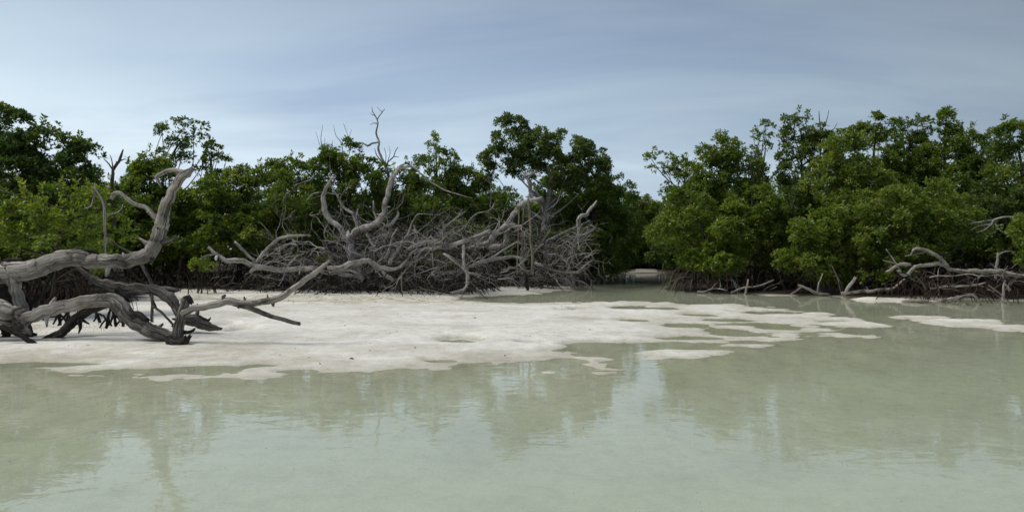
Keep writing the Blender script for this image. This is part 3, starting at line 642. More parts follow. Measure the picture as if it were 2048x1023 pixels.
# foreground driftwood, left
FG = dict(seg=18, step=0.035, rough=0.085, wob=0.08, rs=0.84)
deadwood('fallen_tree', 'large bleached fallen tree with one limb curving up to a hooked tip, left foreground', 'driftwood', 12.4, [
    ('trunk', [(-160, 560, 27), (-60, 545, 26), (0, 545, 24), (45, 540, 23), (85, 532, 21), (115, 521, 20), (150, 515, 20), (190, 521, 18), (230, 524, 16), (268, 521, 16), (296, 506, 16), (314, 482, 15.5), (322, 455, 15)], 'driftwood'),
    ('>broken_stub', [(255, 530, 6), (262, 534, 4), (266, 533, 1.5)], 'driftwood'),
    ('>broken_stub', [(300, 510, 9), (306, 522, 5), (308, 520, 2)], 'driftwood_weathered'),
    ('>bark_strip', [(8, 521, 4), (30, 519, 3.5), (45, 518, 2)], 'wood_blackened'),
    ('>bark_strip', [(128, 503, 2.5), (150, 498, 4), (165, 500, 4.5), (185, 502, 4), (196, 508, 2)], 'wood_blackened'),
    ('limb', [(322, 456, 15), (324, 436, 14.5), (330, 415, 12), (338, 396, 11), (350, 375, 10), (363, 357, 10.5), (374, 345, 11), (384, 337, 4)], 'driftwood'),
    ('>hooked_branch', [(372, 347, 6), (354, 342, 6), (338, 341, 5), (325, 346, 5), (314, 353, 4.5), (317, 363, 3.5), (322, 374, 2)], 'driftwood'),
    ('>side_branch', [(320, 440, 7), (305, 428, 6), (290, 413, 5), (270, 408, 5), (254, 398, 4.5), (241, 386, 4.5), (229, 387, 5), (223, 397, 4)], 'driftwood'),
    ('>broken_stub', [(325, 484, 8), (338, 481, 6), (347, 477, 4.5), (354, 475, 2)], 'driftwood_weathered'),
    ('>broken_stub', [(328, 446, 5), (336, 450, 4.5), (339, 447, 2)], 'driftwood'),
    ('>broken_stub', [(330, 408, 5), (325, 402, 4), (327, 396, 2)], 'driftwood'),
    ('root_leg', [(22, 548, 18), (28, 575, 13), (32, 600, 13), (44, 618, 12), (51, 636, 8), (50, 655, 6)], 'driftwood'),
], mat='driftwood', seed=1, **FG)
deadwood('driftwood_log', 'pale arched driftwood log under the big fallen tree, ending in a black root knob', 'driftwood', 12.0, [
    ('trunk', [(-120, 640, 26), (-40, 615, 24), (5, 622, 27), (35, 632, 22), (60, 634, 15), (100, 619, 15), (150, 607, 15), (200, 599, 15), (225, 601, 17), (240, 612, 17), (250, 624, 16)], 'driftwood'),
    ('trunk_end', [(236, 608, 16), (250, 622, 17), (262, 636, 17), (284, 649, 17), (312, 663, 17), (340, 676, 16), (358, 684, 15)], 'driftwood_weathered'),
    ('root_knob', [(338, 674, 11, -.3), (352, 686, 14, -.35), (366, 686, 13, -.35), (375, 677, 8, -.35)], 'wood_blackened'),
    ('>root_spur', [(32, 645, 12, -.1), (42, 660, 10, -.1), (56, 662, 6, -.1), (62, 668, 2, -.1)], 'driftwood_weathered'),
    ('>bark_strip', [(262, 633, 8, -.25), (275, 629, 8, -.25), (290, 637, 7, -.25), (297, 640, 3, -.25)], 'wood_blackened'),
    ('>broken_stub', [(320, 652, 4, -.2), (325, 648, 3, -.2), (326, 646, 1.5, -.2)], 'driftwood_weathered'),
], mat='driftwood', seed=2, **FG)
deadwood('driftwood_branch', 'upright driftwood stump with a long branch forking out over the sand', 'driftwood', 11.75, [
    ('stump', [(372, 598, 11), (366, 620, 9), (360, 645, 12), (356, 668, 13), (357, 690, 11)], 'driftwood_weathered'),
    ('>knot', [(368, 602, 8), (376, 598, 10), (381, 604, 5)], 'wood_blackened'),
    ('branch', [(366, 628, 10), (385, 617, 8), (410, 613, 7.5), (435, 606, 8), (460, 602, 9), (490, 605, 8), (520, 603, 7.5), (545, 600, 8), (562, 594, 8), (585, 578, 7), (610, 560, 6.5), (630, 545, 6), (648, 530, 4.5), (664, 517, 1.5)], 'driftwood'),
    ('fork', [(462, 604, 7), (485, 612, 6.5), (510, 620, 6), (545, 632, 5), (575, 641, 5), (596, 646, 4.5)], 'driftwood_weathered'),
    ('>broken_stub', [(545, 602, 5), (546, 610, 3.5), (548, 613, 1)], 'driftwood_weathered'),
    ('>broken_stub', [(448, 598, 5), (446, 592, 4), (451, 590, 3)], 'driftwood_weathered'),
    ('>root_spur', [(360, 662, 7), (374, 664, 4), (386, 660, 3.5), (389, 657, 2)], 'wood_blackened'),
    ('>root_spur', [(354, 655, 6), (346, 650, 4), (343, 653, 2)], 'wood_blackened'),
], mat='driftwood', seed=3, **FG)
deadwood('driftwood_limb', 'cracked dark grey driftwood limb lying behind the upright stump', 'driftwood', 12.9, [
    ('limb', [(150, 530, 4), (172, 547, 6), (200, 563, 8), (225, 572, 12), (250, 575, 12), (285, 576, 11), (315, 582, 12), (340, 596, 13), (352, 615, 10), (368, 632, 14), (390, 640, 15), (412, 650, 11), (430, 656, 6), (442, 657, 3)], 'driftwood_weathered'),
    ('fork', [(300, 577, 8, .15), (330, 577, 7, .15), (352, 581, 5, .15), (358, 579, 2, .15)], 'driftwood_weathered'),
    ('fork', [(228, 570, 6, .1), (210, 567, 4, .1), (192, 571, 2, .1)], 'driftwood_weathered'),
    ('fork', [(232, 578, 7, -.2), (245, 592, 8, -.2), (254, 598, 5, -.2)], 'wood_blackened'),
    ('>broken_spike', [(398, 634, 6), (415, 640, 4), (421, 634, 1)], 'wood_blackened'),
], mat='driftwood_weathered', seed=4, **FG)
deadwood('driftwood_limb', 'charred-looking black limb slanting down to the sand beneath the arched log', 'driftwood', 12.3, [
    ('limb', [(218, 606, 9, .25), (195, 614, 10, .2), (170, 626, 11, .15), (150, 642, 12, .1), (128, 660, 11), (105, 672, 9), (82, 682, 7), (62, 688, 4)], 'wood_blackened'),
    ('>broken_spike', [(158, 640, 6), (160, 656, 3.5), (157, 666, 1)], 'wood_blackened'),
], mat='wood_blackened', seed=5, **FG)
deadwood('driftwood_limb', 'short dark stick propped on the sand below the left root leg', 'driftwood', 11.7, [
    ('limb', [(4, 652, 6), (25, 662, 6), (45, 672, 6), (62, 684, 6), (74, 690, 4)], 'wood_blackened')], seed=6, **FG)
deadwood('root_mass', 'gnarled black root mass between the two big logs at the left frame edge', 'driftwood', 12.6, [
    ('root', [(-30, 660, 12), (-5, 640, 13), (12, 610, 12), (20, 585, 9), (10, 562, 5)]), ('root', [(10, 640, 9), (30, 650, 8), (52, 664, 6), (70, 668, 3)]), ('root', [(14, 600, 8), (34, 590, 6), (52, 598, 4), (62, 612, 2)]),
    ('root', [(-10, 600, 8), (8, 580, 7), (24, 575, 5), (36, 566, 2)]), ('root', [(5, 650, 9), (14, 668, 8), (18, 682, 6)]), ('root', [(40, 640, 5), (58, 650, 5), (62, 672, 3.5)]), ('root', [(60, 612, 3), (82, 590, 3), (98, 565, 2.5), (104, 540, 1.5)]), ('root', [(52, 640, 3), (70, 600, 3), (78, 570, 2)])],
    mat='wood_blackened', seg=10, step=0.05, rough=0.14, seed=140, rs=0.9)
deadwood('dead_stick', 'thin bent dead stick standing upright behind the fallen tree', 'dead branch', 14.2, [
    ('stick', [(212, 540, 4), (210, 500, 4), (210, 470, 4), (209, 440, 4), (208, 412, 4), (201, 393, 4), (191, 379, 4), (190, 366, 1.5)]),
    ('twig', [(191, 379, 3), (186, 395, 3), (182, 412, 2.5), (168, 417, 1)]),
    ('twig', [(209, 428, 2), (225, 427, 1.8), (240, 420, 1.6), (246, 408, 1)]),
], seg=8, step=0.08, seed=7)
deadwood('dead_stick', 'slanting thin stick passing behind the fallen tree down to the sand', 'dead branch', 13.6, [
    ('stick', [(216, 478, 2), (240, 494, 3), (265, 509, 4), (282, 528, 5), (295, 550, 5), (304, 572, 5), (304, 610, 5), (303, 642, 5)]),
    ('twig', [(305, 612, 4), (322, 624, 4), (345, 645, 4)])], mat='driftwood_weathered', seg=8, step=0.08, seed=8)
for k, (x, y, top, lean) in enumerate(((212, 652, 612, 10), (232, 648, 606, -8), (246, 648, 618, 6), (130, 648, 600, 12), (120, 646, 605, -6), (15, 668, 640, 3), (200, 640, 612, -14))):
    lab = ['short black stump with splayed feet under the arch of the log', 'black root stump right of the splayed one under the log', 'thin black root stub at the foot of the arched log', 'dark forked root behind the charred limb', 'second dark root beside the forked one behind the charred limb', 'squat black stump at the left frame edge', 'thin leaning black root left of the splayed stump'][k]
    deadwood('root_stump', lab, 'root stump', 12.9, [('root', [(x, y + 4, 5), (x + lean * .4, (y + top) / 2, 4.5), (x + lean, top, 3)]), ('root_foot', [(x + lean * .5, (y + top) / 2, 4), (x - 9, y - 5, 3), (x - 13, y + 2, 2.5)]), ('root_foot', [(x + lean * .5, (y + top) / 2, 4), (x + 9, y - 8, 3), (x + 13, y, 2.5)])], mat='wood_blackened', seg=7, step=0.06, seed=20 + k)

# deadfall in the middle
D0 = 25.0
deadwood('dead_tree', 'forked grey dead tree standing in the left part of the deadfall', 'dead tree', D0, [
    ('trunk', [(722, 560, 15), (714, 535, 15), (706, 508, 13), (697, 480, 13), (697, 474, 13)]),
    ('limb', [(697, 478, 11), (684, 465, 9), (672, 452, 9), (656, 433, 9), (647, 412, 8.5), (645, 395, 7.5), (652, 376, 6), (664, 358, 4), (672, 352, 2)]),
    ('limb', [(697, 480, 11), (708, 466, 10), (724, 456, 10), (742, 449, 9.5), (758, 442, 10), (768, 428, 10), (773, 408, 9), (775, 388, 8), (783, 365, 7.5), (792, 345, 7), (800, 333, 6), (808, 328, 3)]),
    ('hanging_branch', [(798, 338, 4), (812, 332, 3.5), (828, 336, 3), (843, 349, 3), (868, 368, 2.5), (900, 383, 2), (945, 397, 1)]),
    ('branch', [(716, 456, 5), (710, 440, 5), (703, 427, 4.5), (687, 412, 4), (674, 390, 3), (662, 370, 2), (660, 340, 1.2), (659, 310, .7)]),
    ('branch', [(756, 444, 4), (749, 424, 3), (746, 402, 2)]),
    ('branch', [(712, 446, 3), (714, 430, 2.5), (716, 418, 1.5)]),
    ('branch', [(772, 452, 6), (784, 447, 5), (795, 432, 4), (796, 424, 2)]),
    ('branch', [(732, 468, 5), (744, 488, 4), (756, 508, 4), (762, 520, 3)]),
    ('branch', [(672, 388, 3), (648, 384, 2), (626, 388, 1.5), (612, 402, 1)]),
    ('>broken_stub', [(697, 500, 8), (716, 510, 7), (730, 509, 4)]),
], seg=10, seed=30)
deadwood('dead_tree', 'tall thin bare dead tree rising highest against the sky', 'dead tree', 31.5, [
    ('trunk', [(790, 470, 6), (782, 400, 5.5), (777, 352, 5), (772, 334, 4.5), (764, 320, 4.5), (755, 302, 4), (758, 284, 3.6), (752, 266, 3), (755, 246, 2.6), (751, 234, 2.2), (745, 224, 1.5), (744, 214, .8)]),
    ('branch', [(754, 240, 2), (762, 228, 1.7), (770, 218, 1)]), ('branch', [(765, 225, 1.2), (758, 218, .9), (754, 214, .6)]), ('branch', [(751, 232, 1.5), (744, 229, 1.2), (740, 226, .7)]),
    ('branch', [(754, 247, 1.6), (746, 246, 1.4), (740, 250, .7)]),
    ('branch', [(757, 284, 3), (744, 286, 2.8), (736, 290, 3.8), (726, 285, 2.5), (714, 290, 2), (703, 296, 1.4), (694, 302, .8)]), ('branch', [(727, 286, 1.6), (722, 294, 1.3), (718, 300, .7)]),
    ('branch', [(762, 326, 3.4), (748, 321, 3), (738, 315, 2.5), (729, 313, 2), (716, 318, 1)]), ('branch', [(762, 322, 2.4), (754, 312, 2), (749, 298, 1)]),
    ('branch', [(770, 332, 2.6), (778, 322, 2.4), (788, 313, 2), (791, 303, 1.6), (796, 294, 1)]), ('branch', [(788, 313, 1.5), (798, 314, .8)]),
    ('branch', [(766, 328, 4), (756, 340, 3.4), (748, 352, 3), (740, 364, 2)]),
    ('branch', [(770, 330, 1.4), (772, 312, 1.1), (768, 294, .6)]), ('branch', [(774, 326, 1.3), (780, 306, 1), (778, 292, .6)]),
], mat='deadwood', seg=6, step=0.12, seed=31)
deadwood('dead_tree', 'wispy bare treetop of fine twigs left of the tall bare dead tree', 'dead tree', 32.5, [
    ('trunk', [(690, 480, 4), (686, 400, 3), (676, 340, 2.2), (660, 316, 1.8), (648, 298, 1.5), (642, 280, 1.2), (645, 250, .7)]),
    ('branch', [(684, 330, 1.6), (684, 290, 1.4), (672, 272, 1.1), (667, 250, .6)]), ('branch', [(690, 330, 1.5), (702, 292, 1.3), (696, 272, 1), (687, 247, .6)]), ('branch', [(698, 276, .9), (703, 258, .6)]),
    ('branch', [(655, 308, 1.2), (640, 290, .9), (632, 264, .5)]), ('branch', [(668, 328, 1.1), (665, 300, .9), (665, 280, .5)]), ('branch', [(648, 298, .9), (650, 276, .6)]),
], mat='twig_grey', seg=5, step=0.15, seed=32)
deadwood('dead_tree', 'small dark bare snag in the sky gap left of the umbrella-crowned mangrove', 'dead tree', 24, [
    ('trunk', [(228, 460, 4), (226, 400, 4), (225, 360, 4), (228, 340, 3.6), (240, 322, 3.2), (243, 310, 2.6), (246, 299, 1.4)], 'bark'),
    ('branch', [(227, 342, 2), (218, 328, 1.6), (207, 317, 1)], 'bark'), ('branch', [(226, 338, 1.6), (223, 318, 1), (220, 310, .7)], 'bark'), ('branch', [(241, 321, 1.8), (249, 318, 1)], 'bark'), ('branch', [(229, 336, 1.3), (233, 322, .8)], 'bark')], seg=6, step=0.12, seed=130, rs=0.85)
deadwood('dead_tree', 'bare twigs standing out of the columnar mangrove on the right', 'dead tree', 29.8, [
    ('trunk', [(1640, 380, 3), (1641, 300, 2), (1640, 250, 1.4), (1638, 222, .7)], 'bark'), ('branch', [(1641, 262, 1.2), (1652, 244, 1), (1657, 222, .6)], 'bark'), ('branch', [(1640, 270, 1), (1668, 258, .9), (1674, 246, .6)], 'bark')], seg=5, step=0.2, seed=131, rs=0.85)
deadwood('dead_tree', 'bare twig standing out of the first peak of the right-hand thicket', 'dead tree', 30.4, [
    ('trunk', [(1448, 360, 2.5), (1447, 300, 1.5), (1446, 264, .7)], 'bark'), ('branch', [(1447, 290, 1), (1438, 276, .6)], 'bark')], seg=5, step=0.2, seed=132, rs=0.85)
deadwood('fallen_log', 'long grey log lying along the front left of the deadfall', 'log', 24.6, [
    ('trunk', [(416, 494, 4), (432, 508, 6), (455, 517, 7), (486, 523, 8), (512, 531, 9), (545, 537, 8.5), (593, 538, 8), (630, 537, 8), (652, 543, 7), (680, 549, 6.5), (700, 552, 5), (714, 548, 2)]),
    ('root_knob', [(520, 533, 7), (508, 537, 7.5), (501, 544, 5)]),
    ('branch', [(512, 525, 5), (530, 505, 5.5), (550, 484, 5.5), (568, 474, 5), (595, 470, 4), (620, 472, 3)]),
    ('branch', [(510, 523, 4), (490, 504, 4.5), (478, 492, 4.5), (470, 483, 3)]),
    ('branch', [(530, 528, 3), (558, 516, 2.5), (590, 511, 1.5)]),
    ('branch', [(432, 508, 3), (410, 512, 2.5), (395, 522, 1.5)]),
], mat='deadwood', seed=33)
deadwood('fallen_log', 'wavy grey log in front of the forked dead tree', 'log', 24.2, [
    ('trunk', [(655, 536, 6), (680, 533, 8), (702, 527, 9), (725, 522, 9), (745, 526, 8.5), (760, 535, 8), (778, 538, 6), (796, 536, 5), (810, 523, 4), (822, 508, 3.5), (834, 498, 3)]),
    ('branch', [(764, 538, 6), (774, 550, 6), (786, 560, 5)]),
    ('branch', [(720, 546, 4), (700, 540, 4), (676, 541, 3)]),
], seed=34)
deadwood('fallen_log', 'bent grey log across the middle of the deadfall', 'log', 24.8, [
    ('trunk', [(815, 500, 5), (828, 490, 7), (850, 485, 8), (875, 484, 8), (900, 489, 8), (925, 484, 7), (950, 474, 6), (980, 460, 4)]),
    ('branch', [(820, 508, 5), (842, 501, 6), (870, 496, 6), (905, 492, 6)]),
    ('branch', [(868, 482, 4), (860, 472, 4), (856, 480, 3)]),
    ('branch', [(780, 530, 7), (786, 515, 6.5), (798, 500, 6), (806, 482, 4), (818, 462, 3), (827, 440, 2), (838, 428, 1.5), (880, 430, 1)]),
    ('branch', [(828, 450, 2.5), (836, 475, 2.5), (838, 492, 2.5)]),
    ('branch', [(770, 520, 5), (778, 495, 4.5), (785, 472, 4), (795, 455, 2)]),
], seed=35)
deadwood('fallen_tree', 'massive twisted dead trunk arching up behind the pale stakes', 'dead tree', 28.2, [
    ('trunk', [(940, 500, 9), (962, 492, 10), (980, 482, 10), (992, 466, 10), (1008, 456, 10), (1022, 453, 9), (1038, 457, 6)]),
    ('limb', [(972, 496, 9), (990, 492, 9), (1006, 487, 10), (1014, 472, 9), (1016, 458, 8)]),
    ('limb', [(1014, 456, 8), (1018, 438, 8), (1026, 424, 8), (1040, 410, 7), (1060, 401, 6.5), (1084, 393, 5)]),
    ('limb', [(1064, 402, 6), (1063, 380, 6), (1061, 366, 6.5), (1056, 357, 5), (1050, 352, 5), (1060, 349, 5), (1072, 344, 3)]),
    ('branch', [(1036, 412, 3), (1040, 402, 2.5), (1046, 394, 1.5)]),
    ('branch', [(950, 490, 5), (966, 476, 4), (988, 462, 3.5), (1000, 440, 2)]),
], seed=36, seg=10)
deadwood('fallen_log', 'gently arched grey log at the foot of the twisted trunk', 'log', 26.4, [
    ('trunk', [(900, 548, 5), (935, 534, 6), (960, 525, 6.5), (985, 516, 6), (1020, 512, 5.5), (1045, 518, 4)]),
    ('branch', [(975, 520, 4), (1000, 503, 3), (1036, 483, 2)]), ('branch', [(935, 536, 4), (910, 550, 3), (885, 562, 2)])], seed=37)
deadwood('dead_snag', 'crooked upright snag at the front right of the deadfall, spreading roots on the sand', 'dead tree', 23.8, [
    ('trunk', [(927, 490, 5), (927, 506, 5), (930, 525, 5.5), (935, 545, 6), (934, 565, 6), (926, 576, 5), (905, 584, 3.5)]),
    ('branch', [(932, 540, 5), (918, 528, 5.5), (902, 517, 6), (888, 508, 4)]),
    ('root', [(935, 545, 4.5), (948, 549, 4), (956, 551, 2)], 'deadwood'), ('root', [(936, 560, 4), (950, 572, 3.5), (962, 584, 2.5)], 'driftwood_weathered'), ('root', [(934, 566, 3.5), (938, 578, 3), (944, 586, 2)], 'wood_blackened'),
    ('root', [(944, 566, 3), (962, 570, 2.5), (974, 578, 2)], 'wood_blackened'),
], seed=38)
deadwood('dead_limb', 'stout upturned grey limb at the right end of the deadfall', 'dead branch', 29.2, [
    ('limb', [(1158, 480, 5), (1156, 460, 6), (1155, 440, 6.5), (1163, 432, 6), (1174, 425, 6), (1184, 413, 5), (1192, 402, 3)])], seed=39)
RB = [('curved branch reaching from the stakes down into the creek', [(1072, 490, 4), (1090, 506, 4.5), (1124, 516, 4), (1138, 538, 3.5), (1150, 575, 3)], 28.6),
      ('low branch running right from the stakes above the water', [(1070, 525, 5), (1100, 538, 4.5), (1118, 543, 4), (1150, 545, 4), (1172, 537, 2)], 28.2),
      ('pale straight stick pointing up right at the creek edge', [(1152, 545, 3.5), (1168, 532, 3), (1184, 519, 2)], 28.2),
      ('thin branch dipping into the creek at the right end of the deadfall', [(1118, 545, 3), (1150, 558, 3), (1172, 568, 3), (1180, 578, 2)], 28.8),
      ('pale hooked twig above the creek end of the deadfall', [(1140, 464, 2), (1165, 469, 3), (1182, 462, 2.5), (1190, 455, 2), (1180, 450, 1.2)], 29.0),
      ('leaning branch from the stakes to the dark water line', [(1110, 540, 3.5), (1130, 555, 3.5), (1145, 572, 3)], 28.6),
      ('long grey branch sweeping up over the right brush', [(1068, 500, 4), (1100, 478, 4), (1140, 458, 3), (1180, 440, 1.5)], 29.2),
      ('straight slanting pole leaning on the middle log', [(872, 468, 2.5), (900, 446, 2.5), (930, 422, 2)], 25.2),
      ('dry branch with kinked end over the brush left of the twisted trunk', [(905, 470, 2), (930, 452, 2.5), (952, 428, 2.5), (978, 420, 2.2), (990, 404, 1.5)], 25.5),
      ('leaning pale dead branch among the leaves left of the forked dead tree', [(562, 412, 5), (575, 388, 5), (590, 372, 4), (612, 364, 2.5), (632, 355, 1.2)], 28.2)]
for k, (lab, pts, d) in enumerate(RB):
    deadwood('dead_branch', lab, 'dead branch', d, [('branch', pts)], seg=7, seed=50 + k, mat='deadwood')

# stakes before the twisted trunk
deadwood('stake_frame', 'tall pale stakes on a dark crossbar standing before the deadfall', 'stakes', 27.0, [
    ('foot', [(1056, 579, 5), (1054, 565, 6), (1052, 550, 7)], 'wood_blackened'),
    ('stake', [(1066, 549, 4.6), (1064, 500, 4.4), (1061, 450, 4), (1057, 398, 3.4)]),
    ('stake', [(1034, 551, 2.4), (1037, 480, 2.2), (1038, 412, 2)]),
    ('stake', [(1041, 549, 1.8), (1044, 480, 1.8), (1047, 416, 1.8)]),
    ('crooked_stem', [(1053, 551, 7), (1047, 530, 7), (1044, 510, 6), (1050, 492, 4), (1046, 470, 2)], 'stake'),
    ('crossbar', [(1030, 551, 2.6), (1050, 550, 2.8), (1070, 549, 2.6)], 'wood_blackened'),
    ('crossbar', [(1032, 413, 2), (1052, 410, 2)], 'stake'),
    ('twig', [(1036, 470, 1.5), (1048, 462, 1.5), (1054, 476, 1.2), (1044, 488, 1)], 'stake'), ('twig', [(1040, 500, 1.4), (1056, 508, 1.2), (1048, 524, 1)], 'stake'),
], mat='stake', seg=8, step=0.12, rough=0.06, wob=0.25, seed=70)

# random dead branches of the pile, each one its own thing; fine brush as stuff
def branchy(mb, p, dr, L, r, lev, rng, seg=5, fork=3, crook=0.35, droop=0.0):
    n = max(3, int(L / 0.22)); pts = [p]; d = unit(dr)
    for i in range(n):
        d = unit(d + rng.normal(0, crook, 3) + np.array((0, 0, -droop))); pts.append(pts[-1] + d * L / n)
    rad = np.linspace(r, r * 0.35, n + 1)
    mb.tube(pts, rad, seg, L / n * 0.6 if lev > 0 else L / n, 0.05 if r > 0.012 else 0, 0.1, rng, cap=False)
    if lev > 0:
        for _ in range(fork):
            i = int(rng.integers(1, n + 1)); d2 = unit(unit(pts[i] - pts[i - 1]) + rng.normal(0, 0.65, 3))
            branchy(mb, pts[i], d2, L * rng.uniform(0.35, 0.65), r * 0.55, lev - 1, rng, max(3, seg - 1), fork, crook, droop)
rng = np.random.default_rng(77)
for k in range(116):
    x = rng.choice([rng.uniform(560, 760), rng.uniform(740, 1010), rng.uniform(1040, 1160)], p=[.25, .45, .3])
    dd = rng.uniform(24.0, 26.8)
    dd += 3.2 * float(np.clip((x - 930) / 80, 0, 1))
    y = rng.uniform(465, 560); p = P(x, y, dd)
    sgn = np.clip((x - 860) / 250, -1, 1)
    dr = np.array((rng.normal(sgn * 0.5, 0.7), rng.normal(-0.1, 0.4), rng.uniform(0.1, 0.9) if k < 72 else rng.normal(0.0, 0.25)))
    mb = MB(); branchy(mb, np.zeros(3), dr, rng.uniform(0.9, 1.9), rng.uniform(0.010, 0.024) if k < 72 else rng.uniform(0.018, 0.036), 2, rng, 5, 3, 0.3)
    o = mb.build('dead_branch', 'deadwood' if rng.random() < 0.7 else 'twig_grey', None, (0, 0, 0)); o.location = [float(v) for v in p]
    wh = 'under the forked dead tree' if x < 760 else 'behind the bent middle log' if x < 900 else 'around the twisted trunk' if x < 1030 else 'in the creek end of the deadfall'
    kd = 'thin upward forked dead branch ' if k < 72 else 'stout sideways grey dead branch '
    tag(o, kd + wh, 'dead branch', kd.split()[0] + ' loose branches ' + wh)
for nm_, cnt, mat_, lab_, rr_ in (('brush_twigs', 380, 'twig_grey', 'dense mass of fine pale dry twigs filling the deadfall', (0.005, 0.010)), ('brush_twigs', 480, 'twig_dark', 'darker brown dry twigs deep inside the deadfall', (0.007, 0.014))):
    mb = MB()
    for k in range(cnt):
        x = rng.choice([rng.uniform(560, 720), rng.uniform(690, 900), rng.uniform(860, 1030), rng.uniform(1050, 1150)], p=[.18, .34, .24, .24])
        dd = rng.uniform(24.3, 27.2) + 3.2 * float(np.clip((x - 930) / 80, 0, 1))
        top = np.interp(x, [560, 680, 740, 900, 1000, 1090, 1165], [510, 465, 445, 425, 415, 415, 450])
        y = rng.uniform(top + 25, 560)
        sgn = np.clip((x - 860) / 250, -1, 1)
        branchy(mb, P(x, y, dd), np.array((rng.normal(sgn * 0.35, 0.9), rng.normal(0, 0.4), rng.uniform(-0.15, 1.0))), rng.uniform(0.4, 1.2), rng.uniform(*rr_), 1, rng, 3, 4, 0.36)
    tag(mb.build(nm_, mat_, None, (0, 0, 0)), lab_, 'brush', kind='stuff')
for cnt, mat_, lab_ in ((850, 'wood_blackened', 'black tangle of wet roots at the foot of the deadfall'), (420, 'root_grey', 'brown-grey roots mixed into the black tangle of the deadfall')):
    mb = MB()
    for k in range(cnt):
        x = rng.uniform(430, 1160); dd = rng.uniform(24.2, 28) + (1.2 if x < 560 else 0) + 0.7 * math.sin(x * 0.045) + 4.0 * float(np.clip((x - 930) / 70, 0, 1))
        X = (x - 1024) / F * dd; z0 = gz(X, dd) - 0.04
        a = rng.uniform(0, 6.28); L = rng.uniform(0.3, 1.1); h = rng.uniform(0.1, 0.8) * (1.7 if k % 3 == 0 else 1.0); dd += 0.8 * (k % 3 == 0)
        c, s = math.cos(a) * L, math.sin(a) * L * 0.6
        r = rng.uniform(0.010, 0.028)
        if rng.random() < 0.6: pts = [(X, dd, z0 + h), (X + c * .4, dd + s * .4, z0 + h * .95), (X + c, dd + s, z0)]
        else: pts = [(X, dd, z0 + h * .5), (X + c * .5, dd + s * .5, z0 + h * .7), (X + c, dd + s, z0 + h * .4)]
        mb.tube(pts, [r, r * .9, r * .6], 4, 0.25, 0, 0.8, rng, cap=False)
    tag(mb.build('root_tangle', mat_, None, (0, 0, 0)), lab_, 'roots', kind='stuff')

# right bank deadwood
deadwood('fallen_tree', 'bleached fallen tree with a double arch leaning over red roots on the right bank', 'driftwood', 22.6, [
    ('trunk', [(2110, 556, 8), (2050, 550, 7.5), (2011, 544, 7), (1971, 543, 7.5), (1936, 544, 6.5), (1906, 540, 6.5), (1888, 531, 6), (1866, 528, 6), (1846, 529, 5.5), (1830, 534, 6), (1822, 545, 6), (1808, 551, 5.5), (1797, 542, 4)]),
    ('limb', [(1903, 540, 6.5), (1888, 525, 6.5), (1876, 513, 6), (1858, 503, 5.5), (1842, 498, 5), (1828, 501, 4.5), (1823, 509, 3)]),
    ('limb', [(1772, 543, 3), (1786, 535, 5.5), (1803, 529, 5), (1822, 530, 5)]),
    ('branch', [(1772, 498, 1.5), (1782, 511, 2.6), (1792, 526, 3), (1808, 552, 3)]), ('branch', [(1810, 512, 1.5), (1830, 508, 2.2), (1852, 504, 2)]), ('branch', [(1766, 520, 1.2), (1790, 527, 2)]),
    ('branch', [(1975, 545, 4), (1962, 550, 3.5), (1955, 558, 2)]), ('branch', [(1826, 546, 3), (1848, 570, 3), (1856, 598, 2.5)], 'root_grey'), ('branch', [(2040, 552, 4), (2026, 562, 3.5), (2012, 580, 3)], 'root_grey'),
], mat='driftwood', seed=80)
deadwood('fallen_log', 'thin pale log lying level just above the right bank waterline', 'log', 23.8, [
    ('trunk', [(1683, 586, 5), (1722, 583, 5.5), (1760, 580, 5), (1786, 575, 4), (1809, 558, 3)]), ('branch', [(1682, 600, 5), (1693, 580, 5.5), (1708, 556, 5)])], mat='driftwood', seed=81)
deadwood('driftwood_log', 'crooked bleached log lying in the shallows under the right bank roots', 'driftwood', 21.6, [
    ('trunk', [(1804, 604, 5), (1821, 601, 5.5), (1856, 603, 6), (1886, 599, 6), (1919, 595, 5), (1944, 590, 4.5), (1955, 602, 3.5), (1964, 614, 3)]),
    ('branch', [(1924, 596, 3), (1936, 608, 3), (1959, 614, 3.5), (1986, 616, 3)]), ('branch', [(1905, 600, 3.5), (1908, 612, 3)])], mat='driftwood', seed=82)
deadwood('dead_stick', 'level grey stick among the red roots of the right bank', 'dead branch', 22.4, [('stick', [(1861, 576, 3), (1899, 573, 3.5), (1946, 570, 3), (1970, 565, 2)])], seed=83)
deadwood('dead_post', 'lower grey post standing in the water near the right edge', 'dead branch', 21.8, [('post', [(2003, 606, 4), (2006, 582, 4), (2011, 560, 3)])], seed=84)
deadwood('dead_post', 'upper grey snag standing above the fallen tree near the right edge', 'dead branch', 22.9, [('post', [(1990, 560, 4), (1993, 530, 4.2), (1996, 508, 3.5)]), ('twig', [(1996, 510, 2.5), (2010, 503, 2), (2024, 502, 1)])], seed=85)
deadwood('dead_branch', 'bare pale branch fanning into twigs high at the right edge', 'dead branch', 23.5, [
    ('branch', [(2060, 428, 3.5), (2036, 433, 3.2), (2004, 434, 3), (1988, 440, 3), (1984, 448, 2.5), (1968, 460, 1.4), (1952, 464, .8)]),
    ('twig', [(1990, 440, 2), (1965, 442, 1.4), (1940, 446, .7)]), ('twig', [(1985, 447, 2), (1962, 447, 1.3), (1934, 438, .7)]), ('twig', [(1983, 449, 1.8), (1958, 452, 1.2), (1942, 460, .7)]), ('twig', [(1990, 446, 2), (2000, 460, 1.5), (2024, 474, 1.4), (2030, 490, .8)]),
], mat='twig_grey', seg=6, seed=86)
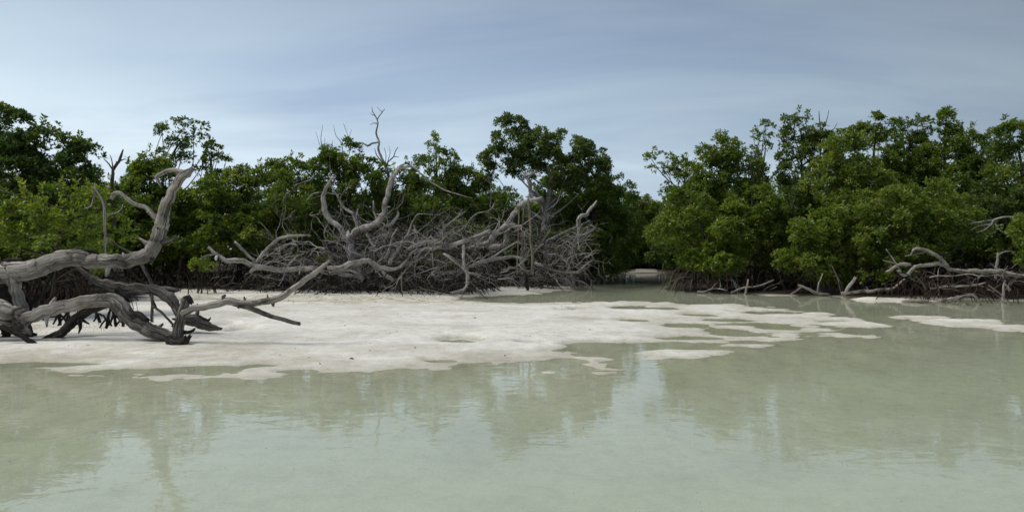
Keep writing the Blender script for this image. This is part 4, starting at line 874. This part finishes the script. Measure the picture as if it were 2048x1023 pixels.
for k, (lab, pts, d) in enumerate([('pale bent branch lying at the waterline below the bright right bank leaves', [(1596, 570, 3), (1615, 578, 4), (1636, 588, 4.5), (1660, 590, 3)], 24.6),
        ('stick slanting up from the water left of the bent pale branch', [(1580, 590, 2.5), (1592, 582, 3), (1604, 573, 2.5)], 24.8), ('long thin stick lying low across the roots of the creek-side mangroves', [(1462, 585, 3), (1490, 575, 3.2), (1520, 570, 3), (1548, 560, 2)], 25.8),
        ('short upright stub standing in the water by the long thin stick', [(1490, 588, 4), (1493, 575, 3), (1496, 560, 2.5)], 25.5), ('forked pale twig standing below the bright right bank leaves', [(1634, 588, 3), (1638, 565, 2.6), (1644, 548, 2)], 24.8)]):
    deadwood('dead_branch', lab, 'dead branch', d, [('branch', pts)], mat='driftwood', seg=7, seed=90 + k)
mb = MB()
for k in range(420):
    if rng.random() < 0.72: x = rng.uniform(1780, 2130); dd = rng.uniform(22.0, 25.5)
    else: x = rng.uniform(1360, 1780); dd = rng.uniform(26.0, 28.5)
    X = (x - 1024) / F * dd; z0 = gz(X, dd) - 0.06
    a = rng.uniform(0, 6.28); L = rng.uniform(0.3, 0.9); h = rng.uniform(0.3, 1.0); c, s = math.cos(a) * L, math.sin(a) * L * .6; r = rng.uniform(.010, .022)
    mb.tube([(X, dd, z0 + h), (X + c * .4, dd + s * .4, z0 + h * .9), (X + c, dd + s, z0)], [r, r, r * .7], 4, 0.3, 0, 0.5, rng, cap=False)
tag(mb.build('root_tangle', 'root_red', None, (0, 0, 0)), 'thicket of reddish arching roots along the right bank', 'roots', kind='stuff')
mb = MB()
for k in range(260):
    x = rng.uniform(-150, 430); dd = rng.uniform(16.5, 21) if x < 260 else rng.uniform(25, 29)
    X = (x - 1024) / F * dd; z0 = gz(X, dd) - 0.06
    a = rng.uniform(0, 6.28); L = rng.uniform(0.2, 0.8); h = rng.uniform(0.25, 0.9); c, s = math.cos(a) * L, math.sin(a) * L * .6; r = rng.uniform(.008, .018)
    mb.tube([(X, dd, z0 + h), (X + c * .4, dd + s * .4, z0 + h * .9), (X + c, dd + s, z0)], [r, r, r * .7], 4, 0.3, 0, 0.5, rng, cap=False)
tag(mb.build('root_tangle', 'root_red', None, (0, 0, 0)), 'dark red tangle of roots behind the left driftwood', 'roots', kind='stuff')

# seedlings
def seedling(label, x, d, blobs, seed, roots=7):
    return mangrove(label, d, blobs, x, 'leaf_bright', 0.5, dens=1.5, L=0.075, rc=0.13, ros=16, sprig=0.2, roots=roots, tr=0.02, cat='seedling', name='mangrove_seedling', seed=seed, limbs=5, sroot=0.35, hroot=0.5)
seedling('small bright mangrove seedling on the sand at the left end of the deadfall', 404, 24.6, [(404, 532, 26, 11), (394, 528, 16, 9)], 101)
seedling('tiny green sprig sprouting over the long grey log', 642, 24.9, [(642, 520, 8, 7)], 102, 3)

# dark fragments on the sand
frag = MB(); frag.tube([(-.035, 0, .004), (0, .008, .012), (.035, -.004, .006)], [.008, .014, .006], 6, 0.02, 0.15, 0.1, np.random.default_rng(3)); fme = frag.mesh('wood_fragment'); fme.materials.append(M['wood_blackened'])
rng = np.random.default_rng(8)
for k, (x, y) in enumerate([(950, 635), (703, 708), (877, 651), (640, 716), (560, 700), (618, 705), (1140, 640), (1430, 628), (830, 690), (780, 664), (690, 650), (1010, 700), (860, 612), (590, 690), (740, 696), (1180, 655), (1060, 668)]):
    z = 0.1; X, Y = G(x, y, z); z = gz(X, Y); o = bpy.data.objects.new('wood_fragment', fme); COL.objects.link(o)
    o.location = (X, Y, z); s = rng.uniform(0.3, 0.6) if k > 1 else 0.85; o.scale = (s, s, s); o.rotation_euler = (0, 0, rng.uniform(0, 6.28))
    tag(o, 'small dark scrap of wood lying on the pale sand bar', 'wood scrap', 'dark scraps on the sand')

# pale scrap caught on the log end, specks on the lagoon bed
mb = MB(); p0 = P(432, 516, 24.4); mb.tube([p0 + np.array((0, 0, -.07)), p0, p0 + np.array((.02, 0, .06))], [.03, .05, .035], 10, 0.02, 0.08, 0, np.random.default_rng(4))
n, l, ramp = newmat('white_scrap'); o = n('OutputMaterial'); b = n('BsdfPrincipled', Roughness=0.5); t = n('TexNoise', Scale=9.0)
l(ramp(t.outputs['Fac'], (0.3, (0.62, 0.62, 0.60)), (0.7, (0.82, 0.82, 0.80))), b.inputs['Base Color']); l(b.outputs[0], o.inputs[0])
tag(mb.build('white_scrap', 'white_scrap', None, p0), 'small white scrap caught on the left end of the long grey log', 'scrap')
mb = MB(); rng = np.random.default_rng(15)
for k in range(110):
    d = rng.uniform(4.2, 9); X = rng.uniform(-0.72, 0.72) * d; z = gz(X, d) + 0.006; a = rng.uniform(0, 6.28); L = rng.uniform(0.004, 0.016)
    mb.tube([(X, d, z), (X + math.cos(a) * L, d + math.sin(a) * L, z + .002)], [rng.uniform(.0015, .0035)] * 2, 4, 0.1, 0, 0, rng)
tag(mb.build('bed_specks', 'wood_blackened', None, (0, 0, 0)), 'dark specks of debris on the shallow lagoon bed', 'debris', kind='stuff')

mb = MB()
for k in range(700):
    x = rng.uniform(-40, 1150); y = 588 + abs(rng.normal(0, 9)) + (60 if x < 260 else 0) + (rng.uniform(0, 90) if k % 9 == 0 else 0)
    X, d = G(x, y, 0.08)
    z = gz(X, d)
    if z < 0.015 or d < 9.5: continue
    a = rng.uniform(0, 6.28); L = rng.uniform(0.01, 0.07) * (2.5 if k % 17 == 0 else 1) * min(1.0, (d / 22) ** 2)
    mb.tube([(X, d, z + .004), (X + math.cos(a) * L * .5, d + math.sin(a) * L * .5, z + .012), (X + math.cos(a) * L, d + math.sin(a) * L, z + .004)], [rng.uniform(.002, .006) * min(1.0, d / 20)] * 3, 4, 0.05, 0, 0.3, rng)
tag(mb.build('strand_litter', 'bark', None, (0, 0, 0)), 'fine dark twigs and leaf scraps strewn over the sand', 'litter', kind='stuff')

# loose dead branches tangled along the right bank
rng = np.random.default_rng(21)
for k in range(34):
    far = k >= 24
    x = rng.uniform(1380, 1780) if far else rng.uniform(1800, 2090); d = rng.uniform(25.6, 26.6) if far else rng.uniform(21.6, 23.6)
    X = (x - 1024) / F * d; z = max(gz(X, d), 0) + rng.uniform(0.0, 0.25 if far else 0.75)
    mb = MB(); branchy(mb, np.zeros(3), np.array((rng.normal(0, 1), rng.normal(-0.2, 0.4), rng.normal(0.15, 0.35))), rng.uniform(0.5, 1.4), rng.uniform(0.010, 0.026), 1 if far else 2, rng, 5, 2, 0.25)
    o = mb.build('dead_branch', ('deadwood', 'root_grey')[k % 2], None, (0, 0, 0)); o.location = (X, d, z)
    if far: tag(o, 'small dead branch lying at the root line of the right bank', 'dead branch', 'small branches along the right bank roots')
    else: tag(o, 'thin grey dead branch tangled under the double-arched fallen tree', 'dead branch', 'branches in the far right tangle')
